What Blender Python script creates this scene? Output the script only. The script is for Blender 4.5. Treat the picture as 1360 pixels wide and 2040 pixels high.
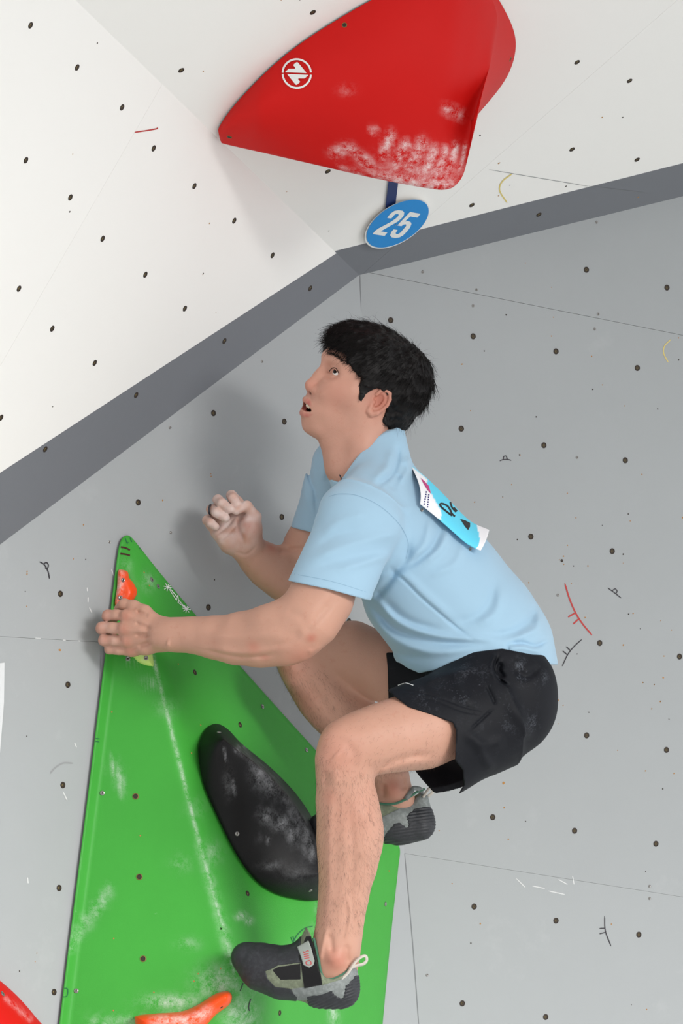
import bpy, bmesh, math, random
import numpy as np
from mathutils import Vector, Matrix
from mathutils.bvhtree import BVHTree

for o in list(bpy.data.objects):
    bpy.data.objects.remove(o)
random.seed(7)
rng = np.random.default_rng(7)
scene = bpy.context.scene
COL = scene.collection

# ------------------------------------------------------------------ camera
FPX = 10000.0
PITCH = math.radians(19.5)
CAM = np.array([0.0, 0.0, 0.6])
RGT = np.array([1.0, 0.0, 0.0])
FWD = np.array([0.0, math.cos(PITCH), math.sin(PITCH)])
DWN = np.array([0.0, math.sin(PITCH), -math.cos(PITCH)])
M3 = np.column_stack([RGT, DWN, FWD])          # camera metric frame -> world
cd = bpy.data.cameras.new('camera')
cam = bpy.data.objects.new('camera', cd)
COL.objects.link(cam)
cam.location = CAM
cam.rotation_euler = (math.pi / 2 + PITCH, 0, 0)
cd.sensor_fit = 'VERTICAL'
cd.sensor_height = 36.0
cd.sensor_width = 24.0
cd.lens = FPX / 2040.0 * 36.0
cd.clip_end = 400
scene.camera = cam

# ------------------------------------------------------------------ light
world = bpy.data.worlds.new('sky')
scene.world = world
world.use_nodes = True
wn = world.node_tree.nodes
wn['Background'].inputs[0].default_value = (0.93, 0.96, 1.0, 1)
wn['Background'].inputs[1].default_value = 1.08
sd = bpy.data.lights.new('sun', 'SUN')
sd.energy = 3.7
sd.angle = math.radians(26)
sd.color = (1.0, 0.97, 0.93)
sun = bpy.data.objects.new('sun', sd)
COL.objects.link(sun)
SUN_AZ, SUN_EL = math.radians(40), math.radians(10)
sdir = Vector((math.sin(SUN_AZ) * math.cos(SUN_EL), -math.cos(SUN_AZ) * math.cos(SUN_EL), math.sin(SUN_EL)))
sun.rotation_euler = sdir.to_track_quat('Z', 'Y').to_euler()
scene.view_settings.view_transform = 'Standard'
scene.view_settings.look = 'None'
scene.view_settings.gamma = 1
scene.view_settings.use_curve_mapping = False
scene.view_settings.exposure = 0.22

# ------------------------------------------------------------------ pixel helpers
def cpt(px, py, Z):
    """camera metric point of a pixel at depth Z"""
    return np.array([(px - 680.0) / FPX * Z, (py - 1020.0) / FPX * Z, Z])
def to_world(P):
    return CAM + np.asarray(P, float) @ M3.T
def to_cam(W):
    return (np.asarray(W, float) - CAM) @ M3
def to_px(P):
    P = np.asarray(P)
    return np.stack([680 + FPX * P[..., 0] / P[..., 2], 1020 + FPX * P[..., 1] / P[..., 2]], -1)

class Plane:
    """plane in the camera metric frame; n points to the viewer's side"""
    def __init__(s, p, n):
        s.p = np.array(p, float); n = np.array(n, float); n /= np.linalg.norm(n)
        if n @ s.p > 0: n = -n
        s.n = n
        up = np.array([0, -1.0, 0]); s.v = up - n * (up @ n); s.v /= np.linalg.norm(s.v)
        s.u = np.cross(s.v, s.n); s.u /= np.linalg.norm(s.u)
        if s.u[0] < 0: s.u = -s.u
    def at(s, px, py, h=0.0):
        ray = np.array([(px - 680) / FPX, (py - 1020) / FPX, 1.0])
        return ray * ((s.n @ s.p + h) / (s.n @ ray))
    def uv(s, P): 
        d = np.asarray(P) - s.p
        return np.array([d @ s.u, d @ s.v])
    def fromuv(s, q, h=0.0):
        return s.p + s.u * q[0] + s.v * q[1] + s.n * h
def plane3(a, b, c):
    return Plane(a, np.cross(b - a, c - a))

# ------------------------------------------------------------------ object helpers
def tag(o, label=None, cat=None, group=None, kind=None):
    if label: o['label'] = label
    if cat: o['category'] = cat
    if group: o['group'] = group
    if kind: o['kind'] = kind
    return o
def empty(name, loc):
    o = bpy.data.objects.new(name, None); COL.objects.link(o); o.location = Vector(loc)
    o.empty_display_size = 0.05
    return o
def wloc(o):
    v = Vector((0, 0, 0))
    while o is not None:
        v += o.location; o = o.parent
    return v
def mesh_obj(name, verts, faces, mats, parent=None, smooth=False, midx=None, origin=None):
    """verts in WORLD space"""
    verts = np.asarray(verts, float)
    if origin is None:
        origin = np.array([(verts[:, 0].min() + verts[:, 0].max()) / 2, (verts[:, 1].min() + verts[:, 1].max()) / 2, verts[:, 2].min()])
    origin = np.asarray(origin, float)
    me = bpy.data.meshes.new(name)
    lv = verts - origin
    if isinstance(faces, np.ndarray):
        n, k = faces.shape
        me.vertices.add(len(lv)); me.vertices.foreach_set('co', lv.astype(np.float32).ravel())
        me.loops.add(n * k); me.loops.foreach_set('vertex_index', faces.astype(np.int32).ravel())
        me.polygons.add(n); me.polygons.foreach_set('loop_start', np.arange(0, n * k, k, dtype=np.int32))
        me.update(calc_edges=True); me.validate()
    else:
        me.from_pydata([tuple(v) for v in lv], [], [tuple(int(i) for i in f) for f in faces]); me.update()
    if not isinstance(mats, (list, tuple)): mats = [mats]
    for m in mats: me.materials.append(m)
    if midx is not None: me.polygons.foreach_set('material_index', np.asarray(midx, np.int32))
    if smooth: me.polygons.foreach_set('use_smooth', np.ones(len(me.polygons), bool))
    o = bpy.data.objects.new(name, me); COL.objects.link(o)
    if parent is not None:
        o.parent = parent; o.location = Vector(origin) - wloc(parent)
    else:
        o.location = Vector(origin)
    return o
def set_attr(o, name, arr):
    a = o.data.attributes.new(name, 'FLOAT', 'POINT'); a.data.foreach_set('value', np.asarray(arr, np.float32))
def set_col(o, name, arr):
    a = o.data.attributes.new(name, 'FLOAT_COLOR', 'POINT')
    c = np.ones((len(arr), 4), np.float32); c[:, :3] = arr; a.data.foreach_set('color', c.ravel())

# ------------------------------------------------------------------ materials
def srgb(r, g, b):
    f = lambda c: (c / 255 / 12.92) if c / 255 <= .04045 else ((c / 255 + .055) / 1.055) ** 2.4
    return (f(r), f(g), f(b), 1)
class NT:
    def __init__(s, name):
        s.m = bpy.data.materials.new(name); s.m.use_nodes = True
        s.t = s.m.node_tree; s.b = s.t.nodes['Principled BSDF']
    def n(s, typ, **kw):
        nd = s.t.nodes.new(typ)
        for k, v in kw.items():
            if k.startswith('i_'):
                key = k[2:]; key = int(key) if key.isdigit() else key
                if hasattr(v, 'is_linked') or isinstance(v, bpy.types.NodeSocket): s.t.links.new(v, nd.inputs[key])
                else: nd.inputs[key].default_value = v
            else: setattr(nd, k, v)
        return nd
    def link(s, a, b): s.t.links.new(a, b)
    def ramp(s, fac, stops):
        r = s.n('ShaderNodeValToRGB'); s.link(fac, r.inputs[0])
        e = r.color_ramp.elements
        while len(e) < len(stops): e.new(.5)
        for i, (p, c) in enumerate(stops): e[i].position = p; e[i].color = c if len(c) == 4 else (*c, 1)
        return r.outputs[0]
    def mix(s, fac, a, b, blend='MIX'):
        r = s.n('ShaderNodeMix', data_type='RGBA', blend_type=blend)
        for key, v in ((0, fac), (6, a), (7, b)):
            if isinstance(v, bpy.types.NodeSocket): s.link(v, r.inputs[key])
            else: r.inputs[key].default_value = v
        return r.outputs[2]
    def math(s, op, a, b=0.0, c=0.0):
        r = s.n('ShaderNodeMath', operation=op)
        for i, v in enumerate((a, b, c)):
            if isinstance(v, bpy.types.NodeSocket): s.link(v, r.inputs[i])
            else: r.inputs[i].default_value = v
        return r.outputs[0]
    def coord(s): return s.n('ShaderNodeTexCoord').outputs['Object']
    def noise(s, scale, detail=3, rough=.55, vec=None, out='Fac'):
        r = s.n('ShaderNodeTexNoise'); r.inputs['Scale'].default_value = scale
        r.inputs['Detail'].default_value = detail; r.inputs['Roughness'].default_value = rough
        s.link(vec if vec is not None else s.coord(), r.inputs['Vector'])
        return r.outputs[out]
    def attr(s, name, out='Fac'): return s.n('ShaderNodeAttribute', attribute_name=name).outputs[out]
    def bump(s, h, strength=.2, dist=.001):
        r = s.n('ShaderNodeBump'); r.inputs['Strength'].default_value = strength; r.inputs['Distance'].default_value = dist
        s.link(h, r.inputs['Height']); s.link(r.outputs[0], s.b.inputs['Normal'])
    def col(s, v):
        if isinstance(v, bpy.types.NodeSocket): s.link(v, s.b.inputs['Base Color'])
        else: s.b.inputs['Base Color'].default_value = v
    def rough(s, v):
        if isinstance(v, bpy.types.NodeSocket): s.link(v, s.b.inputs['Roughness'])
        else: s.b.inputs['Roughness'].default_value = v
    def set(s, **kw):
        for k, v in kw.items(): s.b.inputs[k.replace('_', ' ')].default_value = v
def plain(name, c, rough=.5, metal=0.0):
    t = NT(name); nz = t.noise(60, 3)
    t.col(t.mix(t.math('MULTIPLY', nz, .25), c, (c[0] * .7, c[1] * .7, c[2] * .7, 1))); t.rough(rough); t.set(Metallic=metal)
    return t.m
def wall_paint(name, c, var=.07, dirt=.0):
    t = NT(name); v = t.coord()
    n1 = t.noise(2.2, 5, .6, v); n2 = t.noise(14, 4, .6, v); n3 = t.noise(300, 2, .5, v)
    dk = tuple(x * (1 - var * 2) for x in c[:3]) + (1,)
    lt = tuple(min(1, x * (1 + var)) for x in c[:3]) + (1,)
    base = t.mix(t.math('ADD', t.math('MULTIPLY', n1, .7), t.math('MULTIPLY', n2, .3)), dk, lt)
    if dirt:
        d = t.ramp(t.noise(5, 6, .7, v), [(.60, (0, 0, 0)), (.75, (1, 1, 1))])
        base = t.mix(t.math('MULTIPLY', d, dirt), base, (.75, .76, .76, 1))
    t.col(base); t.rough(.62); t.set(**{'Specular_IOR_Level': .25}); t.bump(n3, .12, .0006)
    return t.m
M = {}
M['grey'] = wall_paint('grey_wall_paint', srgb(166, 170, 172), .035, .10)
M['band'] = wall_paint('dark_grey_band_paint', srgb(118, 121, 127), .03)
M['white'] = wall_paint('white_wall_paint', srgb(243, 242, 239), .01)
M['ply'] = plain('plywood_backing', srgb(150, 146, 140), .8)
M['hole'] = plain('hole_dark', srgb(46, 34, 24), .6)
M['brass'] = plain('brass_insert', srgb(128, 112, 66), .4, .6)
M['steel'] = plain('screw_steel', srgb(150, 148, 145), .35, .8)
M['woodspeck'] = plain('bare_wood_speck', srgb(176, 126, 66), .8)
M['ink'] = plain('black_marker_ink', srgb(48, 45, 52), .6)
M['inkred'] = plain('red_marker_ink', srgb(185, 48, 46), .6)
M['inkyel'] = plain('yellow_marker_ink', srgb(226, 205, 120), .6)
M['inkgreen'] = plain('green_marker_ink', srgb(20, 105, 60), .6)
M['smudge'] = plain('grey_smudge', srgb(150, 152, 154), .7)
M['crack'] = plain('seam_crack', srgb(128, 131, 134), .8)
M['inkbrown'] = plain('dark_brown_ink', srgb(66, 22, 18), .6)
M['printwhite'] = plain('white_print', srgb(236, 238, 236), .55)
M['chalk'] = plain('chalk_dust', srgb(216, 218, 218), .9)
# ------------------------------------------------------------------ wall planes (camera metric frame)
VTX = cpt(715, 548, 10.55)
GL = Plane(VTX, (-.694, .046, .719))
SEAM = GL.at(832, 2040)
EDGL = GL.at(0, 1085)
_gr0 = Plane(VTX, (-.441, .011, .898))
GR = plane3(VTX, SEAM, _gr0.at(1360, 1200))
_ol0 = Plane(VTX, (-.791, -.394, .468))
OL = plane3(VTX, EDGL, _ol0.at(0, 0))
EDGR = GR.at(1360, 391)
CRE = OL.at(150, 0)
OR = plane3(VTX, EDGR, CRE)

def line_uv(pl, a, b):
    A, B = pl.uv(pl.at(*a)), pl.uv(pl.at(*b))
    n = np.array([-(B - A)[1], (B - A)[0]]); n /= np.linalg.norm(n)
    return n, n @ A
def clip(poly, n, c):
    out = []
    for i in range(len(poly)):
        p, q = poly[i], poly[(i + 1) % len(poly)]
        dp, dq = n @ p - c, n @ q - c
        if dp >= 0: out.append(p)
        if (dp >= 0) != (dq >= 0): out.append(p + (q - p) * (dp / (dp - dq)))
    return out
def split(polys, pl, a, b, gap):
    n, c = line_uv(pl, a, b); res = []
    for P in polys:
        for s in (1, -1):
            r = clip(P, s * n, s * c + gap / 2)
            if len(r) >= 3: res.append(r)
    return res
def slab(pl, poly, h0, h1):
    """prism between plane offsets h0 (back) and h1 (front)"""
    k = len(poly)
    v = [to_world(pl.fromuv(q, h1)) for q in poly] + [to_world(pl.fromuv(q, h0)) for q in poly]
    f = [list(range(k)), list(range(2 * k - 1, k - 1, -1))] + [[i, i + k, (i + 1) % k + k, (i + 1) % k] for i in range(k)]
    e1, e2 = v[1] - v[0], v[2] - v[0]
    if np.cross(e1, e2) @ (M3 @ pl.n) < 0: f = [x[::-1] for x in f]
    return v, f

ds, de, dr, dc = SEAM - VTX, EDGL - VTX, EDGR - VTX, CRE - VTX
WSHIFT = lambda P: to_world(P)[2]
def down_to_floor(P):
    t = (WSHIFT(P)) / (WSHIFT(P) - WSHIFT(P + ds)); return P + ds * t
def quad(pl, pts): return [pl.uv(p) for p in pts]
gl_poly = quad(GL, [VTX, VTX + de * 2.3, down_to_floor(VTX + de * 2.3), down_to_floor(VTX)])
gr_poly = quad(GR, [VTX, down_to_floor(VTX), down_to_floor(VTX + dr * 3.0), VTX + dr * 3.0])
ol_poly = quad(OL, [VTX, VTX + dc * 1.9, VTX + dc * 1.9 + de * 2.3, VTX + de * 2.3])
or_poly = quad(OR, [VTX, VTX + dr * 3.0, VTX + dr * 3.0 + dc * 1.9, VTX + dc * 1.9])

def build_wall(name, label, pl, poly, cuts, matfn):
    v, f = slab(pl, poly, -.04, -.012)
    w = mesh_obj(name, v, f, M['ply']); tag(w, label, kind='structure')
    pcs = [[np.array(q) for q in poly]]
    for a, b, gap in cuts: pcs = split(pcs, pl, a, b, gap)
    for P in pcs:
        c = np.mean(P, axis=0); px = to_px(pl.fromuv(c))
        nm, m = matfn(px, c)
        v, f = slab(pl, P, -.012, 0)
        mesh_obj(nm, v, f, m, w)
    return w
def grey(px, c): return 'panel', M['grey']
_bl, _blc = line_uv(OL, (0, 942), (683, 496)); _vs = np.sign(_bl @ OL.uv(VTX) - _blc)
_br, _brc = line_uv(OR, (683, 496), (1360, 325)); _vr = np.sign(_br @ OR.uv(VTX) - _brc)
def mol(px, c): return ('painted_band', M['band']) if np.sign(_bl @ c - _blc) == _vs else ('panel', M['white'])
def mor(px, c): return ('painted_band', M['band']) if np.sign(_br @ c - _brc) == _vr else ('panel', M['white'])
wall_left = build_wall('wall_left', 'light grey plywood climbing wall facet behind the green volume', GL, gl_poly,
    [((0, 1268), (160, 1277), .0005)], grey)
wall_right = build_wall('wall_right', 'light grey plywood climbing wall facet behind the climber and right of him', GR, gr_poly,
    [((785, 553), (1360, 668), .0007), ((805, 1700), (1360, 1787), .0004)], grey)
wall_ul = build_wall('wall_upper_left', 'white overhanging wall facet with dark grey lower band, upper left', OL, ol_poly,
    [((319, 175), (82, 587), .0005), ((0, 942), (683, 496), 0)], mol)
wall_ur = build_wall('wall_upper_right', 'white overhanging wall facet with dark grey lower band, behind the red hold', OR, or_poly,
    [((1349, 0), (963, 336), .0005), ((683, 496), (1360, 325), 0)], mor)

# ground for the bounce light; unseen canopy and fascia added to shade the wall
def box_poly(name, x0, x1, y0, y1, z0, z1, mat):
    v = [(x, y, z) for z in (z0, z1) for x, y in ((x0, y0), (x1, y0), (x1, y1), (x0, y1))]
    f = [(3, 2, 1, 0), (4, 5, 6, 7), (0, 1, 5, 4), (1, 2, 6, 5), (2, 3, 7, 6), (3, 0, 4, 7)]
    return mesh_obj(name, v, f, mat)
M['mat'] = wall_paint('pale_mat', srgb(232, 230, 225), .03)
M['added_shade_roof'] = wall_paint('added_roof_sheet', srgb(150, 152, 156), .03)
fl = box_poly('floor', -30, 30, -30, 14, -.3, 0, M['mat']); tag(fl, 'pale landing mats in front of the climbing wall', kind='structure')
rf = box_poly('added_shade_roof', -9, 9, 2.9, 13.5, 6.75, 6.9, M['added_shade_roof']); tag(rf, 'unseen canopy sheet added above the climbing wall to shade it', kind='structure')
fa = box_poly('added_shade_board_1', -9, 16, 2.85, 2.9, 4.85, 6.9, M['added_shade_roof']); tag(fa, 'unseen deep board added along the canopy edge to block light', kind='structure')  # out of view, added to keep low sun off the upper wall

# ------------------------------------------------------------------ generic plane details
def orient(o, pl_n, P, parent):
    n = Vector(M3 @ np.asarray(pl_n)); q = n.to_track_quat('Z', 'Y')
    o.rotation_mode = 'QUATERNION'; o.rotation_quaternion = q
    o.parent = parent; o.location = Vector(to_world(P)) - wloc(parent)
def lathe_mesh(name, prof, mats, seg=20, midx=None):
    v, f, mi = [], [], []
    for r, z in prof:
        for i in range(seg):
            a = 2 * math.pi * i / seg; v.append((r * math.cos(a), r * math.sin(a), z))
    for j in range(len(prof) - 1):
        for i in range(seg):
            f.append((j * seg + i, j * seg + (i + 1) % seg, (j + 1) * seg + (i + 1) % seg, (j + 1) * seg + i)); mi.append(midx[j] if midx else 0)
    f.append(tuple((len(prof) - 1) * seg + i for i in range(seg))); mi.append(midx[-1] if midx else 0)
    me = bpy.data.meshes.new(name); me.from_pydata(v, [], f)
    for m in mats: me.materials.append(m)
    me.polygons.foreach_set('material_index', mi); me.update()
    return me
R_ = .0058
hole_me = lathe_mesh('bolt_hole', [(R_ * 1.12, 0), (R_ * 1.10, .0006), (R_ * .86, .0010), (R_ * .80, .0004), (R_ * .45, .0003), (R_ * .3, .0009)], [M['brass'], M['hole']], 18, [1, 1, 1, 1, 0, 1])
hole_me2 = lathe_mesh('bolt_hole', [(R_ * 1.15, 0), (R_ * 1.12, .0008), (R_ * .82, .0012), (R_ * .72, .0003)], [M['brass'], M['hole']], 18, [0, 0, 1, 1])
screw_me = lathe_mesh('screw', [(.0045, 0), (.0044, .0009), (.0030, .0016), (.0014, .0011)], [M['steel'], M['hole']], 14, [0, 0, 0, 1])
def put(me, name, pl, px, py, parent, s=1.0, h=0.0, n=None, P=None):
    o = bpy.data.objects.new(name, me); COL.objects.link(o)
    orient(o, pl.n if n is None else n, pl.at(px, py, h) if P is None else P, parent)
    o.scale = (s, s, s); return o
for px, py in [(60.7, 50.4), (153.4, 134.3), (243, 214), (305.8, 295.5), (387, 370.6), (466.3, 439.6), (542.5, 508.5), (617.7, 574.4), (446.8, 679.4), (368, 614.6), (289.3, 547.1), (204.3, 475.6), (140, 393.2), (51.5, 319.1), (37.6, 575), (104, 654.7), (188.5, 723), (271, 787), (2, 832), (90, 895)]:
    put(hole_me, 'bolt_hole', OL, px, py, wall_ul)
for px, py in [(361, 140), (622.8, 24.7), (652.7, 341.3), (1149, 124), (1253.5, 161), (1139, 297.5), (1268.5, 318), (939.5, 408.5), (1073, 427.5)]:
    put(hole_me, 'bolt_hole', OR, px, py, wall_ur)
for px, py in [(275, 1001), (425, 823), (566, 840), (561, 1030), (415, 1210), (120, 1183), (135, 1364), (125, 1564), (117.5, 1769), (107.5, 1976.5), (695, 1238), (423, 1014)]:
    put(hole_me, 'bolt_hole', GL, px, py, wall_left)
for px, py in [(778, 638), (942, 670), (1107, 700), (1269, 733), (918.5, 854), (1083, 887), (1245, 917), (1057, 1069), (1219, 1098), (1194, 1281), (1353, 1308), (1168, 1465), (1327, 1494), (981, 1628), (1144, 1655), (1306, 1681), (1167.5, 537.5), (1328, 573), (944, 1806), (1107, 1834), (1272, 1862), (920.5, 1999), (1086.5, 2026)]:
    put(hole_me, 'bolt_hole', GR, px, py, wall_right)

def specks(name, pl, pts, mats, parent, r=.0016):
    v, f, mi = [], [], []
    for i, p in enumerate(pts):
        x, y = p[:2]; rr = r * (p[2] if len(p) > 2 else random.uniform(.7, 1.3))
        P = pl.at(x, y, .0004); b = len(v); c = pl.uv(P)
        for k in range(7):
            a = 2 * math.pi * k / 7; q = rr * random.uniform(.7, 1.25)
            v.append(to_world(pl.fromuv(c + q * np.array([math.cos(a), math.sin(a)]), .0004)))
        v.append(to_world(pl.fromuv(c, .0008)))
        for k in range(7): f.append((b + k, b + (k + 1) % 7, b + 7)); mi.append(i % len(mats))
    o = mesh_obj(name, v, f, mats, parent, midx=mi); tag(o, kind='stuff'); return o
Zr = lambda x, y: (660 + x * .5147, 320 + y * .5147)
Zb = lambda x, y: (660 + x * .5147, 1340 + y * .5147)
Zm = lambda x, y: (860 + x * .36765, 900 + y * .36765)
Zl = lambda x, y: (x * .29412, 1000 + y * .29412)
wood = [Zr(750, 396), Zr(851, 490), Zr(676, 597), Zr(858, 606), Zr(851, 679), Zr(591, 737), Zr(505, 788), Zr(538, 968), Zr(792, 992), Zr(729, 1140), Zr(697, 1254), Zr(663, 1302), Zr(553, 1322), Zr(1007, 757), Zr(1011, 885), Zr(1048, 868), Zr(1134, 949), Zr(1262, 961), Zr(1201, 1214), Zr(913, 1287), Zr(1343, 771), Zr(1343, 686), Zr(290, 1011),
        Zm(476, 18), Zm(432, 178), Zm(384, 246), Zm(232, 272), Zm(733, 225), Zm(1138, 123), Zm(1063, 337), Zm(1074, 375), Zm(780, 358), Zm(923, 398), Zm(734, 506), Zm(713, 566), (*Zm(704, 589), 2), Zm(690, 586), Zm(715, 610), Zm(767, 619), Zm(845, 619), Zm(1036, 603), Zm(1036, 555), Zm(755, 714), Zm(830, 898), Zm(1066, 880), Zm(1090, 877), Zm(1240, 916), Zm(1128, 959), Zm(1298, 966), Zm(1037, 1048), Zm(786, 1095), Zm(1257, 1107), Zm(1253, 1225), Zm(1144, 1251), Zm(1204, 1262), Zm(684, 1346), Zm(1239, 1353), Zm(1358, 357), Zm(525, 709), Zm(463, 475),
        Zb(877, 106), Zb(896, 127), Zb(996, 153), Zb(880, 198), Zb(1205, 38), Zb(1249, 46), Zb(1272, 112), Zb(1239, 140), Zb(1306, 180), Zb(1107, 301), Zb(1325, 390), Zb(1282, 449), (*Zb(666, 428), 1.8), Zb(668, 523), Zb(751, 576), Zb(417, 612), Zb(684, 645), Zb(1216, 770), Zb(467, 816), Zb(576, 971), Zb(540, 1047), Zb(1083, 974), Zb(1219, 1304), Zb(1160, 1286), Zb(1215, 380)]
specks('screw_holes', GR, wood, [M['woodspeck'], M['woodspeck'], M['hole']], wall_right)
for x, y in [Zr(353, 431), Zr(561, 500), Zr(548, 562), Zr(1032, 594), Zr(1018, 652), Zr(950, 1149), Zm(682, 777), Zb(810, 242), Zb(1231, 827), Zb(1231, 874), Zb(370, 1171), (1188, 443), (1271, 393)]:
    put(screw_me, 'screw', GR, x, y, wall_right, .75)
specks('screw_holes', GL, [Zl(566, 155), Zl(497, 386), Zl(580, 390), Zl(184, 471), Zl(184, 488), Zl(171, 607), Zl(181, 706), (*Zl(405, 1003), 1.8), Zl(181, 1586), (420, 944), (420.5, 949), (340, 851), (324, 997), (522, 721), (427, 1155), (73.5, 1899), (70, 1916), (39, 1935), (523, 1408)], [M['woodspeck'], M['woodspeck'], M['hole']], wall_left)
for x, y in [Zl(742, 271), (338, 852), (340, 1061), (522, 720)]:
    put(screw_me, 'screw', GL, x, y, wall_left, .7)
specks('screw_holes', OL, [(194, 86), (145, 307), (139, 422), (417, 445), (405, 545), (430, 623), (105, 810), (404, 547)], [M['hole'], M['woodspeck']], wall_ul)
specks('screw_holes', OR, [(956, 270, 1.6), (994, 325, 1.7), (1015, 369), (993, 390), (1127, 371, 1.4), (1199, 234, 1.3), (1240, 234), (571, 382), (655, 460), (405, 142), (437, 306), (560, 0), (597, 1), (1271, 393, 1.5)], [M['hole'], M['woodspeck']], wall_ur)

def catmull(pts, n=8, closed=False):
    P = [np.array(p, float) for p in pts]; out = []
    N = len(P); rngi = range(N) if closed else range(N - 1)
    for i in rngi:
        p1, p2 = P[i], P[(i + 1) % N]
        p0 = P[(i - 1) % N] if (closed or i > 0) else 2 * p1 - p2
        p3 = P[(i + 2) % N] if (closed or i + 2 < N) else 2 * p2 - p1
        for k in range(n):
            t = k / n
            out.append(.5 * (2 * p1 + (p2 - p0) * t + (2 * p0 - 5 * p1 + 4 * p2 - p3) * t * t + (3 * p1 - p0 - 3 * p2 + p3) * t ** 3))
    if not closed: out.append(P[-1])
    return np.array(out)
def ribbon_px(pts, w, n=6, taper=True):
    """ribbon outline pairs in pixels along a smoothed polyline"""
    C = catmull(pts, n) if len(pts) > 2 else np.linspace(pts[0], pts[1], 8)
    T = np.gradient(C, axis=0); T /= np.linalg.norm(T, axis=1)[:, None] + 1e-9
    Nn = np.stack([-T[:, 1], T[:, 0]], 1); k = len(C)
    ww = np.full(k, w / 2.0)
    if taper: ww[0] *= .5; ww[-1] *= .5
    return C + Nn * ww[:, None], C - Nn * ww[:, None]
def pen(name, pl, strokes, w, mat, parent, h=.0006):
    if len(strokes) > 1:
        for j_, st in enumerate(strokes): pen(name, pl, [st], w, mat, parent, h + .0001 * j_)
        return
    v, f = [], []
    for s in strokes:
        A, B = ribbon_px(s, w); b = len(v); k = len(A)
        for i in range(k): v += [to_world(pl.at(*A[i], h)), to_world(pl.at(*B[i], h))]
        for i in range(k - 1): f.append((b + 2 * i, b + 2 * i + 1, b + 2 * i + 3, b + 2 * i + 2))
    return mesh_obj(name, v, f, mat, parent)
pen('marker_line', GR, [[Zm(720, 713), Zm(745, 795), Zm(778, 872), Zm(818, 935), Zm(868, 994)], [Zm(738, 896), Zm(778, 872)], [Zm(765, 934), Zm(798, 903)]], 3.0, M['inkred'], wall_right)
pen('marker_line', GR, [[Zm(812, 1017), Zm(770, 1055), Zm(735, 1100), Zm(706, 1162)], [Zm(735, 1101), Zm(709, 1079)], [Zm(749, 1076), Zm(728, 1056)]], 2.2, M['ink'], wall_right)
pen('marker_line', GR, [[Zm(952, 737), Zm(990, 765), Zm(1026, 793)], [Zm(975, 755), Zm(992, 743), Zm(1003, 755), Zm(996, 770)]], 2.0, M['ink'], wall_right)
pen('marker_line', GR, [[Zm(367, 50), Zm(385, 43), Zm(412, 42), Zm(430, 47)], [Zm(387, 43), Zm(390, 26), Zm(403, 24), Zm(409, 42)]], 2.0, M['ink'], wall_right)
pen('marker_line', GR, [[Zb(1057, 942), Zb(1060, 1000), Zb(1082, 1059)], [Zb(1037, 990), Zb(1058, 989)], [Zb(1037, 1011), Zb(1061, 1005)]], 2.2, M['ink'], wall_right)
pen('marker_line', GR, [[(1336, 676), (1323, 690), (1322, 705), (1331, 722)]], 2.0, M['inkyel'], wall_right)
pen('marker_line', GL, [[Zl(268, 405), Zl(300, 425), Zl(325, 470), Zl(335, 520)], [Zl(295, 420), Zl(315, 410), Zl(328, 430), Zl(318, 452), Zl(305, 445)]], 2.4, M['ink'], wall_left)
pen('smudge', GL, [[Zl(340, 1840), Zl(375, 1800), Zl(430, 1768), Zl(495, 1770)]], 3.2, M['smudge'], wall_left)
pen('marker_line', OL, [[(268, 263.5), (290, 260.5), (312, 256.5), (313, 254)]], 2.6, M['inkred'], wall_ul)
pen('marker_line', OR, [[(1020, 346), (1000, 362), (995, 380), (1010, 404)]], 2.6, M['inkyel'], wall_ur)
pen('marker_line', OR, [[(974, 338), (1170, 371)], [(1172, 371), (1283, 384)]], .9, M['crack'], wall_ur)
pen('seam_crack', GR, [[(806, 1700), (822, 1880), (834, 2040)], [(717, 548), (719, 640)]], 1.6, M['crack'], wall_right)
pen('seam_crack', GL, [[(201, 1290), (197, 1400), (193, 1480)]], .9, M['crack'], wall_left)
for st in ([(1028, 1750), (1046, 1768)], [(1112, 1752), (1130, 1762)], [(1140, 1745), (1143, 1762)], [(1092, 1775), (1125, 1782)], [(1060, 1765), (1085, 1770)]):
    pen('chalk_smear', GR, [st], 2.0, M['chalk'], wall_right)
for st in ([Zl(590, 580), Zl(592, 605)], [Zl(597, 645), Zl(596, 680)], [Zl(605, 715), Zl(622, 750)], [Zl(755, 455), Zl(770, 500)], [Zl(505, 1630), Zl(518, 1662)], [Zl(425, 1960), Zl(455, 2020)], [(55, 1748), (56, 1760)]):
    pen('chalk_smear', GL, [st], 2.2, M['chalk'], wall_left)
pen('chalk_smear', GL, [[(70, 1271.2), (82, 1271.8)], [(125, 1275), (131, 1275.4)], [(156, 1277), (160, 1277.3)]], 1.6, M['chalk'], wall_left)

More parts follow.
